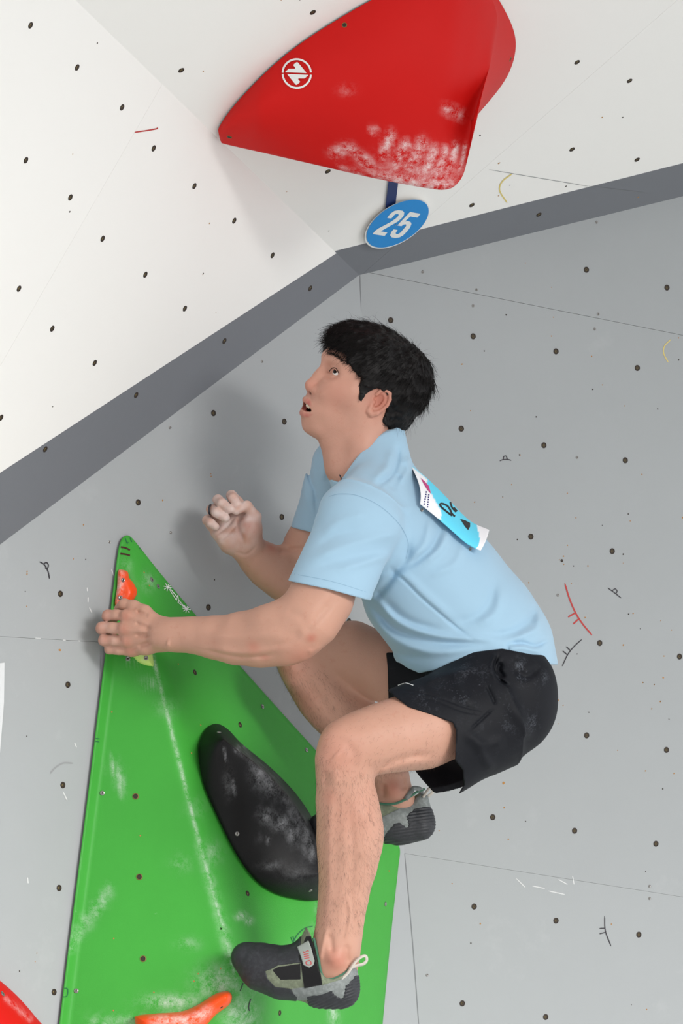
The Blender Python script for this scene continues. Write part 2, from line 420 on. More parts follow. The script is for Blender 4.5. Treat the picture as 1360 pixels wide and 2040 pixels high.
# ------------------------------------------------------------------ projection of marks on built surfaces
def bvh_of(*objs):
    V, F = [], []
    for o in objs:
        b = len(V); L = wloc(o); V += [v.co + L for v in o.data.vertices]
        F += [tuple(b + i for i in p.vertices) for p in o.data.polygons]
    return BVHTree.FromPolygons(V, F)
def hit(bvh, px, py, lift=.0008):
    d = Vector(to_world(cpt(px, py, 1.0)) - CAM).normalized()
    r = bvh.ray_cast(Vector(CAM), d)
    if r[0] is None: return None, None
    n = r[1] if r[1].dot(d) < 0 else -r[1]
    return r[0] + n * lift, n
def decal(name, bvh, strokes, w, mat, parent, lift=.0008, n=8):
    if len(strokes) > 1 and name == 'marker_line':
        for st in strokes: decal(name, bvh, [st], w, mat, parent, lift, n)
        return
    v, f = [], []
    for s in strokes:
        A, B = ribbon_px(s, w, n, False); b = len(v); ok = True; row = []
        for i in range(len(A)):
            a, _ = hit(bvh, *A[i], lift); c, _ = hit(bvh, *B[i], lift)
            if a is None or c is None: continue
            row.append((a, c))
        b = len(v)
        for a, c in row: v += [tuple(a), tuple(c)]
        for i in range(len(row) - 1): f.append((b + 2 * i, b + 2 * i + 1, b + 2 * i + 3, b + 2 * i + 2))
    if not f: return None
    return mesh_obj(name, v, f, mat, parent)
def decal_poly(name, bvh, polys, mat, parent, lift=.0008, n=10):
    """filled pixel polygons (star-shaped about their mean or convex) laid on a surface"""
    v, f = [], []
    for P in polys:
        P = np.array(P, float); C = P.mean(0); k = len(P); b = len(v); rings = 4
        hp = []
        for r in range(rings + 1):
            for i in range(k):
                a, _ = hit(bvh, *(C + (P[i] - C) * (r / rings if r else .02)), lift); hp.append(a)
        if any(x is None for x in hp): continue
        v += [tuple(x) for x in hp]
        for r in range(rings):
            for i in range(k):
                f.append((b + r * k + i, b + r * k + (i + 1) % k, b + (r + 1) * k + (i + 1) % k, b + (r + 1) * k + i))
    if not f: return None
    return mesh_obj(name, v, f, mat, parent)
def decal_disc(px, py, bvh): return hit(bvh, px, py, 0.0)
def put_on(me, name, bvh, px, py, parent, s=1.0, lift=0.0):
    P, n = hit(bvh, px, py, lift)
    if P is None: return None
    o = bpy.data.objects.new(name, me); COL.objects.link(o)
    o.rotation_mode = 'QUATERNION'; o.rotation_quaternion = n.to_track_quat('Z', 'Y')
    o.parent = parent; o.location = P - wloc(parent); o.scale = (s, s, s); return o

# ------------------------------------------------------------------ big green volume
def chalky(name, base, chalk_amt=1.0, rough=.45, grain=420, gstr=.35, dark=.12, gcol=(.82, .84, .83, 1), spots=True):
    """painted grip surface: attribute 'chalk' carries hand-worn chalk, noise breaks it up"""
    t = NT(name); v = t.coord()
    n1 = t.noise(4, 4, .6, v); n2 = t.noise(45, 5, .7, v); n3 = t.noise(grain, 2, .5, v)
    dk = tuple(x * (1 - dark * 2) for x in base[:3]) + (1,)
    col = t.mix(n1, dk, base)
    a = t.attr('chalk')
    br = t.ramp(t.math('ADD', t.math('MULTIPLY', n2, .75), t.math('MULTIPLY', n3, .25)), [(.40, (0, 0, 0)), (.62, (1, 1, 1))])
    fac = t.math('MULTIPLY', t.math('MULTIPLY', a, br), chalk_amt)
    if spots:
        vo = t.noise(26, 6, .75, v)
        sp = t.ramp(vo, [(.66, (0, 0, 0)), (.76, (1, 1, 1))])
        big = t.ramp(t.noise(3.2, 3, .5, v), [(.48, (0, 0, 0)), (.7, (1, 1, 1))])
        fac = t.math('ADD', fac, t.math('MULTIPLY', t.math('MULTIPLY', sp, big), .45))
    fac = t.math('MINIMUM', fac, .95)
    t.col(t.mix(fac, col, gcol))
    t.rough(t.math('ADD', t.math('MULTIPLY', fac, .4), rough)); t.set(**{'Specular_IOR_Level': .22}); t.bump(n3, gstr, .0007)
    return t.m
def smin(a, b, k): 
    h = np.clip(k - np.abs(a - b), 0, None) / k
    return np.minimum(a, b) - h * h * k * .25
M['green'] = chalky('green_volume_paint', srgb(70, 172, 64), 1.0)
M['plyedge'] = plain('plywood_edge', srgb(70, 50, 40), .8)
vA = GL.at(252, 1062); vB = GL.at(803, 1672); vC = GL.at(735, 2420); vD = GL.at(78, 2420); vP = cpt(482, 1992, 9.87)
ctr2 = GL.uv(vP)
rimpx = catmull([(258, 1068), (275, 1086), (330, 1155), (450, 1295), (600, 1463), (740, 1615), (782, 1664), (796, 1690), (793, 1730), (780, 1850), (762, 2040), (745, 2250), (728, 2330), (690, 2360), (400, 2370), (110, 2370), (84, 2340), (92, 2250), (118, 2040), (140, 1860), (168, 1640), (195, 1420), (215, 1260), (232, 1120), (239, 1082), (247, 1069)], 8, True)
def facedepth(a, b, c):
    n = np.cross(b - a, c - a); return n, n @ a
faces_ = [facedepth(vA, vP, vD), facedepth(vA, vB, vP), facedepth(vB, vC, vP), facedepth(vC, vD, vP)]
def vol_depth(px, py):
    ray = np.stack([(px - 680) / FPX, (py - 1020) / FPX, np.ones_like(px)], -1)
    ds_ = []
    for (n, c) in faces_: ds_.append(c / (ray @ n))
    # convex pyramid: the farthest of the face depths, rounded over the ridges
    d = -ds_[0]
    for x in ds_[1:]: d = smin(d, -x, .035)
    return -d
rings = 56; K = len(rimpx)
C0 = np.array([440.0, 1850.0])
pxs = [C0 + (rimpx - C0) * s for s in np.linspace(1, .004, rings)]
V_, F_ = [], []
edge_t = .012
allpx = np.concatenate(pxs); dep = vol_depth(allpx[:, 0], allpx[:, 1])
wallz = np.array([GL.at(x, y)[2] for x, y in allpx])
dep = np.minimum(dep, wallz - .010)
front = np.array([cpt(x, y, z) for (x, y), z in zip(allpx, dep)])
base = np.array([GL.at(x, y) for x, y in rimpx])
Vv = np.concatenate([to_world(front), to_world(base)])
for r in range(rings - 1):
    for i in range(K):
        F_.append((r * K + i, r * K + (i + 1) % K, (r + 1) * K + (i + 1) % K, (r + 1) * K + i))
mi = [0] * len(F_)
bo = rings * K
for i in range(K): F_.append((i, bo + i, bo + (i + 1) % K, (i + 1) % K)); mi.append(1)
F_.append(tuple(bo + i for i in range(K))[::-1]); mi.append(1)
F_ = [f[::-1] for f in F_]
vol = empty('climbing_volume', to_world(GL.at(400, 2300)))
tag(vol, 'large green wedge-shaped climbing volume the climber grips and stands on', 'climbing volume')
vol_body = mesh_obj('volume_shell', Vv, F_, [M['green'], M['plyedge']], vol, smooth=True, midx=mi)
# hand and shoe chalk: along the rounded ridge and in patches
def seg_dist(P, a, b):
    a, b = np.array(a, float), np.array(b, float); d = b - a
    t = np.clip(((P - a) @ d) / (d @ d), 0, 1); return np.linalg.norm(P - (a + t[:, None] * d), axis=1)
ridge = [(262, 1100), (300, 1290), (345, 1470), (400, 1690), (445, 1850), (478, 1985)]
def chalk_field(P, lines, blobs):
    c = np.zeros(len(P))
    for pts, w, a in lines:
        d = np.min([seg_dist(P, pts[i], pts[i + 1]) for i in range(len(pts) - 1)], axis=0); c = np.maximum(c, a * np.exp(-(d / w) ** 2))
    for x, y, rx, ry, a in blobs:
        c = np.maximum(c, a * np.exp(-((P[:, 0] - x) / rx) ** 2 - ((P[:, 1] - y) / ry) ** 2))
    return c
vp = np.concatenate([allpx, rimpx])
ck = chalk_field(vp, [(ridge[1:], 4, .75), (ridge[3:], 11, .34), ([(640, 1838), (560, 1920), (500, 1980)], 12, .25), ([(140, 1880), (185, 1820), (215, 1780)], 10, .6), ([(400, 2010), (300, 2030), (180, 2040)], 10, .5)],
    [(250, 1130, 12, 14, .35), (295, 1160, 14, 16, .5), (236, 1545, 10, 10, .9), (225, 1525, 12, 8, .8), (242, 1565, 8, 14, .7), (330, 1410, 22, 16, .3), (265, 1310, 14, 5, .8), (300, 1360, 20, 8, .5), (340, 1995, 50, 12, 1.), (435, 1960, 40, 30, .8), (480, 2020, 30, 30, .9), (665, 2020, 10, 26, .9), (640, 1800, 10, 40, .6), (480, 1825, 10, 8, 1.), (495, 1835, 8, 8, .9), (360, 1720, 20, 14, .3), (420, 1700, 20, 20, .45), (375, 1880, 22, 12, .35), (390, 1610, 20, 20, .2), (150, 1720, 10, 24, .3)])
set_attr(vol_body, 'chalk', ck * .62)
VOLB = bvh_of(vol_body)
for px, py in [(270, 1586.5), (277.5, 1747), (285, 1910)]:
    put_on(hole_me2, 'bolt_hole', VOLB, px, py, vol, 1.0)
for px, py in [(388, 1339.5), (478, 1444), (493, 1780), (717.5, 1880), (557, 2018), (640, 1480)]:
    put_on(hole_me, 'bolt_hole', VOLB, px, py, vol, .9)
for px, py in [(203.5, 1580), (302, 1155), (315, 1168.5), (522.5, 1407.5), (610, 1494), (767.5, 1801), (151.5, 1974), (255, 1312)]:
    put_on(screw_me, 'screw', VOLB, px, py, vol, 1.1)
hs = []
Zg = lambda x, y: (100 + x * .52941, 1040 + y * .52941)
for p in [Zg(232, 715), Zg(352, 190), Zg(372, 240), Zg(339, 1180), Zg(239, 1567), Zg(541, 1728), Zg(641, 1680), Zg(565, 765), Zg(530, 870), Zg(390, 1770), Zg(557, 1700), Zg(238, 1838), Zg(480, 535), Zg(785, 540), (790, 1670), (774, 1735)]:
    P, n = hit(VOLB, *p, .0006)
    if P is not None: hs.append(P)
sv, sf = [], []
for P in hs:
    b = len(sv)
    for k in range(6):
        a = k * math.pi / 3; sv.append(tuple(np.array(P) + .0017 * (math.cos(a) * RGT + math.sin(a) * DWN)))
    sf.append(tuple(range(b, b + 6)))
tag(mesh_obj('screw_holes', sv, sf, M['woodspeck'], vol), kind='stuff')
Zh = lambda x, y: (180 + x * .33824, 1040 + y * .33824)
decal('marker_line', VOLB, [[Zh(178, 147), Zh(205, 152), Zh(232, 165)], [Zh(175, 186), Zh(205, 190), Zh(232, 197)]], 3.4, M['inkbrown'], vol)
decal('marker_line', VOLB, [[Zh(205, 95), Zh(215, 125), Zh(222, 118)], [Zh(232, 92), Zh(243, 118)], [Zh(292, 140), Zh(290, 160)], [Zh(302, 148), Zh(299, 168)]], 1.6, M['inkgreen'], vol)
decal('marker_line', VOLB, [[(582, 1880), (592, 1862), (607, 1849), (622, 1845)], [(583, 1865), (586, 1874)], [(579, 1867), (582, 1876)]], 1.8, M['inkgreen'], vol)
decal('marker_line', VOLB, [[(190, 1471), (198, 1472)], [(190, 1477), (197, 1478)], [(123, 1969), (134, 1970), (133, 1984), (124, 1986)]], 1.8, M['inkgreen'], vol)
decal('marker_line', VOLB, [[(484, 1958), (478, 1974)], [(499, 1990), (495, 2004), (496, 2014)]], 1.8, M['ink'], vol)
# white printed emblem: two asterisk stars joined by a zigzag bolt
def star(cx, cy, r, n=4, rot=.2): return [[(cx - r * math.cos(rot + k * math.pi / n), cy - r * math.sin(rot + k * math.pi / n)), (cx + r * math.cos(rot + k * math.pi / n), cy + r * math.sin(rot + k * math.pi / n))] for k in range(n)]
s1, s2 = Zh(454, 383), Zh(565, 512)
em = star(*s1, 8.5) + star(*s2, 8.5) + [[s1, Zh(505, 462), Zh(512, 430), Zh(520, 470), Zh(512, 472), s2][i:i + 2] for i in range(5)] + [[Zh(468, 392), Zh(508, 440)], [Zh(520, 462), Zh(553, 500)]]
decal('printed_emblem', VOLB, em, 1.5, M['printwhite'], vol)

# ------------------------------------------------------------------ domed holds screwed on surfaces
def dome(name, outline, ridge_pts, base_fn, H, mat, parent, prof=.5, rim=.006, rings=16, n=8):
    """hold whose pixel outline sits on base_fn(px,py)->cam point, bulging by H towards normal nrm"""
    O = catmull(outline, n, True); K = len(O)
    R = np.array(catmull(ridge_pts, 10) if len(ridge_pts) > 2 else np.linspace(ridge_pts[0], ridge_pts[-1], 20), float)
    near = np.array([R[np.argmin(np.linalg.norm(R - o, axis=1))] for o in O])
    for _ in range(3): near = (np.roll(near, 1, 0) + near + np.roll(near, -1, 0)) / 3
    V, F, PX = [], [], []
    for o in O: V.append(base_fn(o[0], o[1], -.012)); PX.append(o)
    for r in range(rings):
        s = r / (rings - 1)
        for i in range(K):
            q = O[i] + (near[i] - O[i]) * s * .98
            h = rim + H * ((1 - (1 - s) ** 2) ** prof if prof != 'lin' else (s * (1.35 - .35 * s)))
            V.append(base_fn(q[0], q[1], h)); PX.append(q)
    for r in range(rings):
        for i in range(K): F.append((r * K + i, (r + 1) * K + i, (r + 1) * K + (i + 1) % K, r * K + (i + 1) % K))
    m = (rings) * K; cpx = near.mean(0)
    F.append(tuple(m + i for i in range(K))[::-1])
    o = mesh_obj(name, to_world(np.array(V)), F, mat, parent, smooth=True)
    return o, np.array(PX)
NAVG = {}
def vol_base(n):
    n = np.array(n, float); n /= np.linalg.norm(n)
    if n[2] > 0: n = -n
    def fn(px, py, h):
        z = float(vol_depth(np.array([px]), np.array([py]))[0]); z = min(z, GL.at(px, py)[2] - .008)
        ray = cpt(px, py, 1.0)
        return ray * (z + h / (n @ ray))     # stays on its pixel ray, h metres off the face
    return fn
nR = faces_[1][0]; nLf = faces_[0][0]
M['black_hold'] = chalky('black_hold_paint', srgb(20, 20, 22), .75, .5, 300, .4, .1, (.50, .51, .54, 1), False)
bh = empty('climbing_hold', to_world(vol_base(nR)(520, 1790, 0)))
tag(bh, 'black teardrop climbing hold with chalk smears on the green volume', 'climbing hold')
bo_, bpx = dome('hold_body', [(395, 1500), (399, 1473), (412, 1450), (431, 1442), (453, 1452), (482, 1482), (540, 1530), (590, 1582), (628, 1640), (655, 1700), (668, 1752), (655, 1785), (622, 1794), (585, 1790), (545, 1778), (508, 1752), (470, 1700), (430, 1620), (405, 1560)],
     [(446, 1474), (530, 1540), (592, 1612), (632, 1690), (640, 1740)], vol_base(nR), .085, M['black_hold'], bh, 'lin')
set_attr(bo_, 'chalk', chalk_field(bpx, [([(478, 1490), (540, 1545), (600, 1640), (630, 1700)], 9, .40), ([(470, 1492), (492, 1487)], 4, .8), ([(505, 1668), (540, 1676), (560, 1664)], 2.5, .6), ([(446, 1490), (450, 1515)], 2, .5), ([(465, 1555), (468, 1580)], 3, .7)],
    [(518, 1540, 16, 26, .85), (540, 1560, 16, 24, .7), (530, 1625, 14, 10, .8), (560, 1640, 22, 12, .75), (585, 1660, 14, 18, .6), (608, 1660, 10, 40, .45), (540, 1725, 22, 8, .3), (590, 1740, 30, 14, .18), (455, 1560, 10, 24, .25), (620, 1700, 8, 12, .6)]) * 1.0)
BHB = bvh_of(bo_)
for px, py in [(436, 1459), (472, 1661), (618, 1774)]: put_on(screw_me, 'screw', BHB, px, py, bh, 1.0)
M['orange'] = chalky('orange_hold_plastic', srgb(252, 84, 32), .9, .3, 260, .15, .06, (.93, .80, .75, 1))
M['lime'] = chalky('lime_hold_plastic', srgb(212, 246, 130), .5, .35, 260, .15, .05)
oh = empty('climbing_hold', to_world(vol_base(nLf)(250, 1215, 0)))
tag(oh, 'small bright orange screw-on hold near the tip of the green volume', 'climbing hold')
o1, p1 = dome('hold_body', [(235, 1138), (243, 1135), (254, 1139), (258, 1152), (266, 1162), (273, 1177), (270, 1189), (262, 1200), (255, 1212), (240, 1216), (231, 1208), (229, 1198), (233, 1170)], [(245, 1150), (250, 1180), (246, 1200)], vol_base(nLf), .022, M['orange'], oh, .7)
set_attr(o1, 'chalk', chalk_field(p1, [([(238, 1140), (235, 1200)], 9, .8)], []))
OHB = bvh_of(o1)
for px, py in [(245, 1155.5), (239.5, 1190.5)]: put_on(screw_me, 'screw', OHB, px, py, oh, 1.0)
lh = empty('climbing_hold', to_world(vol_base(nLf)(285, 1325, 0)))
tag(lh, 'pale lime screw-on hold peeking out under the gripping hand', 'climbing hold')
o2, p2 = dome('hold_body', [(258, 1296), (270, 1280), (296, 1278), (302, 1295), (306, 1324), (300, 1327), (286, 1324), (272, 1316)], [(280, 1300), (294, 1312)], vol_base(nLf), .012, M['lime'], lh, .7)
set_attr(o2, 'chalk', chalk_field(p2, [], [(280, 1300, 20, 20, .6)]))
LHB = bvh_of(o2); put_on(screw_me, 'screw', LHB, 291, 1311, lh, 1.0)
ob = empty('climbing_hold', to_world(vol_base(nLf)(360, 2080, 0)))
tag(ob, 'curved orange jug hold with chalk at the foot of the green volume', 'climbing hold')
o3, p3 = dome('hold_body', [(268, 2030), (275, 2023), (310, 2019), (360, 2015), (393, 2002), (425, 1982), (446, 1975), (458, 1977), (462, 1988), (455, 2003), (430, 2022), (405, 2050), (380, 2075), (320, 2080), (280, 2060)], [(300, 2040), (370, 2035), (420, 2006), (446, 1988)], vol_base(nLf), .045, M['orange'], ob, .5)
set_attr(o3, 'chalk', chalk_field(p3, [([(310, 2034), (380, 2032), (412, 2015)], 11, .8)], []))
OBB = bvh_of(o3); put_on(lathe_mesh('bolt_hole', [(.004, 0), (.003, .0006)], [M['hole']], 12), 'bolt_hole', OBB, 441, 2007, ob, .8)
M['red'] = chalky('red_hold_paint', srgb(208, 16, 12), 1.0, .6, 500, .12, .06, (.90, .82, .82, 1), False)
rv = empty('climbing_volume', to_world(GL.at(10, 2120)))
tag(rv, 'glossy red volume cut off at the lower left corner of the picture', 'climbing volume')
o4, p4 = dome('volume_shell', [(-60, 1925), (-20, 1940), (10, 1962), (40, 1990), (70, 2025), (95, 2060), (90, 2110), (40, 2160), (-60, 2180), (-130, 2100), (-120, 1990)], [(-30, 2040), (0, 2060)], lambda x, y, h: GL.at(x, y, h), .06, M['red'], rv, .8)
set_attr(o4, 'chalk', chalk_field(p4, [([(12, 1990), (60, 2030)], 5, .4)], []))
put_on(screw_me, 'screw', bvh_of(o4), 5, 1980, rv, 1.2)

# ------------------------------------------------------------------ red macro hold on the overhang
rh = empty('climbing_hold', to_world(OR.at(760, 330)))
tag(rh, 'huge red shield-shaped macro hold with chalky lower lip on the white overhang', 'climbing hold')
Bt = catmull([(436, 266, .004), (437, 252, .004), (470, 206, .004), (540, 134, .004), (620, 72, .004), (740, 0, .004), (830, -40, .004), (905, -52, .006), (958, -30, .008), (988, 22, .03), (984, 92, .085), (964, 165, .165), (944, 232, .23)], 8)
Lp = catmull([(436, 268, .006), (440, 282, .010), (452, 288, .02), (540, 308, .08), (640, 331, .14), (740, 354, .20), (810, 368, .235), (858, 376, .255), (884, 378, .262), (905, 371, .265), (923, 346, .262), (935, 295, .25), (943, 240, .235)], 8)
S_ = len(Bt); T_ = 40
V_, PX = [], []
for j in range(T_ + 1):
    t = j / T_
    for i in range(S_):
        q = Bt[i] + (Lp[i] - Bt[i]) * t
        h = q[2] + .035 * math.sin(math.pi * t) * min(1, np.linalg.norm(Bt[i] - Lp[i]) / 150)
        V_.append(OR.at(q[0], q[1], h)); PX.append(q[:2])
for j in range(1, 7):               # rounded lip and underside back to the wall
    t = j / 6
    for i in range(S_):
        top = OR.at(*Lp[i]); q0 = Lp[i][:2] + (np.array([800., 215.]) - Lp[i][:2]) * .30
        foot = OR.at(q0[0], q0[1], -.004)
        V_.append(top + (foot - top) * t); PX.append(Lp[i][:2])
NR = T_ + 1 + 6
F_ = [(j * S_ + i, (j + 1) * S_ + i, (j + 1) * S_ + i + 1, j * S_ + i + 1) for j in range(NR - 1) for i in range(S_ - 1)]
# right flank: from the soft ridge back to the wall, partly hidden behind the tongue
Rg = np.concatenate([Bt[-41:], catmull([(944, 232, .23), (937, 285, .225), (922, 335, .22)], 8)[1:]])
Wg = catmull([(905, -52, .002), (966, -32, .002), (1006, 22, .002), (1027, 85, .002), (1010, 152, .002), (955, 224, .002), (915, 262, .002), (880, 290, .002)], 8)
b0 = len(V_); n0 = len(Rg); m0 = 14
for j in range(m0 + 1):
    t = j / m0
    for i in range(n0):
        q = Rg[i] + (Wg[i] - Rg[i]) * t; h = Rg[i][2] + (Wg[i][2] - Rg[i][2]) * t ** .9
        V_.append(OR.at(q[0], q[1], h)); PX.append(q[:2])
F_ += [(b0 + j * n0 + i, b0 + j * n0 + i + 1, b0 + (j + 1) * n0 + i + 1, b0 + (j + 1) * n0 + i) for j in range(m0) for i in range(n0 - 1)]
rb = mesh_obj('hold_body', to_world(np.array(V_)), F_, M['red'], rh, smooth=True)
PX = np.array(PX)
fing = [([(745, 258), (743, 262)], 6, .9), ([(780, 268), (772, 285), (762, 310)], 8, .9), ([(808, 286), (795, 310), (788, 330)], 9, .9), ([(842, 284), (828, 310), (815, 335)], 10, 1.), ([(865, 298), (858, 320), (846, 345)], 9, .95), ([(886, 300), (880, 325), (868, 350)], 8, .95), ([(908, 290), (902, 315), (890, 340)], 7, .9), ([(926, 290), (922, 318), (915, 335)], 4, .8),
        ([(665, 305), (695, 293), (715, 310), (738, 325)], 9, .75), ([(760, 350), (800, 362), (860, 370), (895, 365)], 12, .9), ([(715, 320), (745, 345)], 8, .5), ([(890, 218), (915, 228)], 10, .55), ([(680, 335), (720, 348)], 6, .5)]
set_attr(rb, 'chalk', chalk_field(PX, fing, [(840, 340, 90, 30, .45), (690, 180, 14, 10, .25)]))
RHB = bvh_of(rb)
ZR = lambda x, y: (420 + x * .47059, y * .47059)
cc = (591.5, 146.8)
circ = [[(cc[0] + 27.9 * math.cos(a), cc[1] + 28.2 * math.sin(a)) for a in np.linspace(a0, a0 + math.pi - .12, 16)] for a0 in (.08, math.pi + .04)]
for c_ in circ: decal('printed_ring', RHB, [c_], 3.7, M['printwhite'], rh, .002, 3)
from mathutils.geometry import tessellate_polygon
def decal_ngon(name, bvh, P, mat, parent, lift):
    hp = [hit(bvh, x, y, lift)[0] for x, y in P]
    if any(h is None for h in hp): return None
    tri = tessellate_polygon([[Vector((x, y, 0)) for x, y in P]])
    return mesh_obj(name, [tuple(h) for h in hp], [t for t in tri], mat, parent)
ZL_ = lambda p: (550 + p[0] * .0625, 105 + p[1] * .0625)
for P in ([(305, 630), (415, 530), (610, 525), (625, 505), (565, 420), (580, 385), (650, 325), (685, 318), (715, 335), (970, 645), (965, 658), (310, 640)],
          [(370, 690), (1020, 712), (1015, 735), (940, 800), (900, 825), (720, 825), (705, 850), (765, 920), (750, 955), (680, 1015), (650, 1028), (620, 1015), (375, 710)]):
    decal_ngon('printed_emblem', RHB, [ZL_(p) for p in P], M['printwhite'], rh, .003)
for px, py in [(457, 273), (686, 50), (1016, 118)]: put_on(hole_me2, 'bolt_hole', RHB, px, py, rh, .8)

# ------------------------------------------------------------------ number sign 25
M['signblue'] = plain('sign_blue', srgb(8, 138, 214), .5)
M['navy'] = plain('navy_tape', srgb(12, 42, 100), .5)
sg = empty('number_sign', to_world(OR.at(790, 470)))
tag(sg, 'round blue sign reading 25 in white with a dark blue strip above', 'number sign')
# thin disc standing slightly off the wall; its plane is fitted to the tilted ellipse seen in the photo
ex, ey = np.array([61.0, -38.0]), np.array([20.0, 31.5])
sc = np.array([790.5, 446.0])
a_ = 2 * np.pi * np.arange(64) / 64
Erim = sc + np.outer(np.cos(a_), ex) + np.outer(np.sin(a_), ey)
def sgpt(q, h): return OR.at(q[0], q[1], h)
def disc(name, E, h0, h1, m, par):
    v = [to_world(sgpt(q, h1)) for q in E] + [to_world(sgpt(q, h0)) for q in E]; k = len(E)
    f = [tuple(range(k))[::-1], tuple(range(k, 2 * k))] + [(i, (i + 1) % k, (i + 1) % k + k, i + k) for i in range(k)]
    return mesh_obj(name, v, f, m, par)
disc('sign_board', Erim, .001, .010, M['printwhite'], sg)
disc('blue_face', sc + (Erim - sc) * .965 + np.array([1.2, -.4]), .010, .0112, M['signblue'], sg)
ZS = lambda p: np.array([720 + p[0] * .10294, 390 + p[1] * .1029])
for P in ([(495, 428), (560, 345), (640, 290), (720, 278), (795, 290), (825, 325), (815, 385), (770, 440), (700, 500), (370, 688), (500, 710), (445, 778), (212, 742), (260, 680), (330, 630), (560, 510), (660, 440), (715, 385), (715, 355), (680, 350), (640, 365), (575, 440)],
          [(938, 312), (1140, 350), (1080, 422), (940, 400), (840, 500), (900, 490), (950, 510), (965, 545), (940, 610), (880, 690), (800, 770), (730, 808), (650, 818), (580, 805), (552, 765), (575, 700), (620, 650), (697, 662), (660, 715), (665, 740), (700, 745), (750, 715), (850, 600), (868, 565), (850, 552), (810, 560), (770, 588), (692, 575), (750, 510)]):
    disc('digit', [ZS(p) for p in P], .0111, .0118, M['printwhite'], sg)
disc('post_strip', [ZR(752, 765), ZR(793, 768), ZR(781, 866), ZR(737, 888)], .001, .004, M['navy'], sg)
put(screw_me, 'screw', OR, 787.5, 448, sg, .5, .0116)

# clear plastic strip at the left border
pt = NT('clear_plastic'); pt.col(srgb(235, 238, 240)); pt.rough(.15); pt.set(Alpha=.75); pt.bump(pt.noise(90, 3), .5, .002)
ps = slab(GL, [GL.uv(GL.at(*p)) for p in [(-8, 1322), (7, 1320), (6, 1400), (2, 1450), (-2, 1500), (-8, 1500)]], .0006, .003)
po = mesh_obj('plastic_strip', *ps, pt.m); tag(po, 'strip of clear crinkled plastic on the grey wall at the left picture edge', 'plastic strip')
# ------------------------------------------------------------------ signed-distance modelling (narrow band surface nets)
PO = cpt(760, 1300, 10.0)            # local origin, keeps float32 exact
def L3(px, py, Z): return cpt(px, py, Z) - PO
S0 = 10.0 / FPX                       # metres per pixel near the climber
class Prim:
    def __init__(s, fn, k=.0, mode='u'): s.fn, s.k, s.mode = fn, k, mode
def cone(a, b, ra, rb, k=.01, mode='u'):
    a, b = np.array(a, float), np.array(b, float); ba = b - a; l2 = ba @ ba + 1e-12
    def fn(P):
        pa = P - a.astype(P.dtype); t = np.clip(pa @ ba.astype(P.dtype) / l2, 0, 1)
        t = t.astype(P.dtype)
        d = pa - t[..., None] * ba.astype(P.dtype)
        return np.sqrt((d * d).sum(-1)) - (ra + (rb - ra) * t)
    return Prim(fn, k, mode)
def ellip(c, R, r, k=.01, mode='u'):
    c = np.array(c, float); R = np.array(R, float); r = np.array(r, float)
    def fn(P):
        q = (P - c.astype(P.dtype)) @ R.astype(P.dtype)
        q1 = q / r.astype(P.dtype); k0 = np.sqrt((q1 * q1).sum(-1)); q2 = q1 / r.astype(P.dtype); k1 = np.sqrt((q2 * q2).sum(-1)) + 1e-9
        d = k0 * (k0 - 1) / k1
        return np.maximum(d, -float(r.min()))
    return Prim(fn, k, mode)
def dense(ts, vals, n=96):
    ts = np.array(ts, float); vals = np.array(vals, float)
    x = np.linspace(ts[0], ts[-1], n)
    m = np.gradient(vals, ts)
    i = np.clip(np.searchsorted(ts, x) - 1, 0, len(ts) - 2); h = ts[i + 1] - ts[i]; u = (x - ts[i]) / h
    y = (2 * u ** 3 - 3 * u ** 2 + 1) * vals[i] + (u ** 3 - 2 * u ** 2 + u) * h * m[i] + (-2 * u ** 3 + 3 * u ** 2) * vals[i + 1] + (u ** 3 - u ** 2) * h * m[i + 1]
    return x, y
def tube(A, W, X, Y, ts, cx, cy, rx, ry, k=.01, mode='u', ex=2.0, cap=True):
    A, W, X, Y = [np.array(v, float) for v in (A, W, X, Y)]
    T = [dense(ts, v) for v in (cx, cy, rx, ry)]; t0, t1 = ts[0], ts[-1]
    def fn(P):
        q = P - A.astype(P.dtype); w = q @ W.astype(P.dtype); x = q @ X.astype(P.dtype); y = q @ Y.astype(P.dtype)
        wc = np.clip(w, t0, t1)
        c1, c2, r1, r2 = [np.interp(wc, a, b).astype(P.dtype) for a, b in T]
        a, b = np.abs(x - c1) / r1, np.abs(y - c2) / r2
        k0 = (a ** ex + b ** ex) ** (1 / ex) if ex != 2 else np.sqrt(a * a + b * b)
        k1 = np.sqrt((a / r1) ** 2 + (b / r2) ** 2) + 1e-9
        k1 = np.maximum(k1, .2)
        d = k0 * (k0 - 1) / k1
        d = np.maximum(d, -np.minimum(r1, r2))
        ax = np.maximum(t0 - w, w - t1)
        if cap: return np.where(ax > 0, np.sqrt(np.maximum(d, 0) ** 2 + ax * ax), np.maximum(d, ax))
        return np.maximum(d, ax)
    return Prim(fn, k, mode)
def custom(fn, k=0.0, mode='u'): return Prim(fn, k, mode)
def chain(pts, k=.01, mode='u'):
    return [cone(L3(*p[:3]), L3(*q[:3]), p[3] * S0, q[3] * S0, k, mode) for p, q in zip(pts[:-1], pts[1:])]
def pts_px(P):
    Z = P[..., 2] + PO[2]
    return 680 + FPX * (P[..., 0] + PO[0]) / Z, 1020 + FPX * (P[..., 1] + PO[1]) / Z
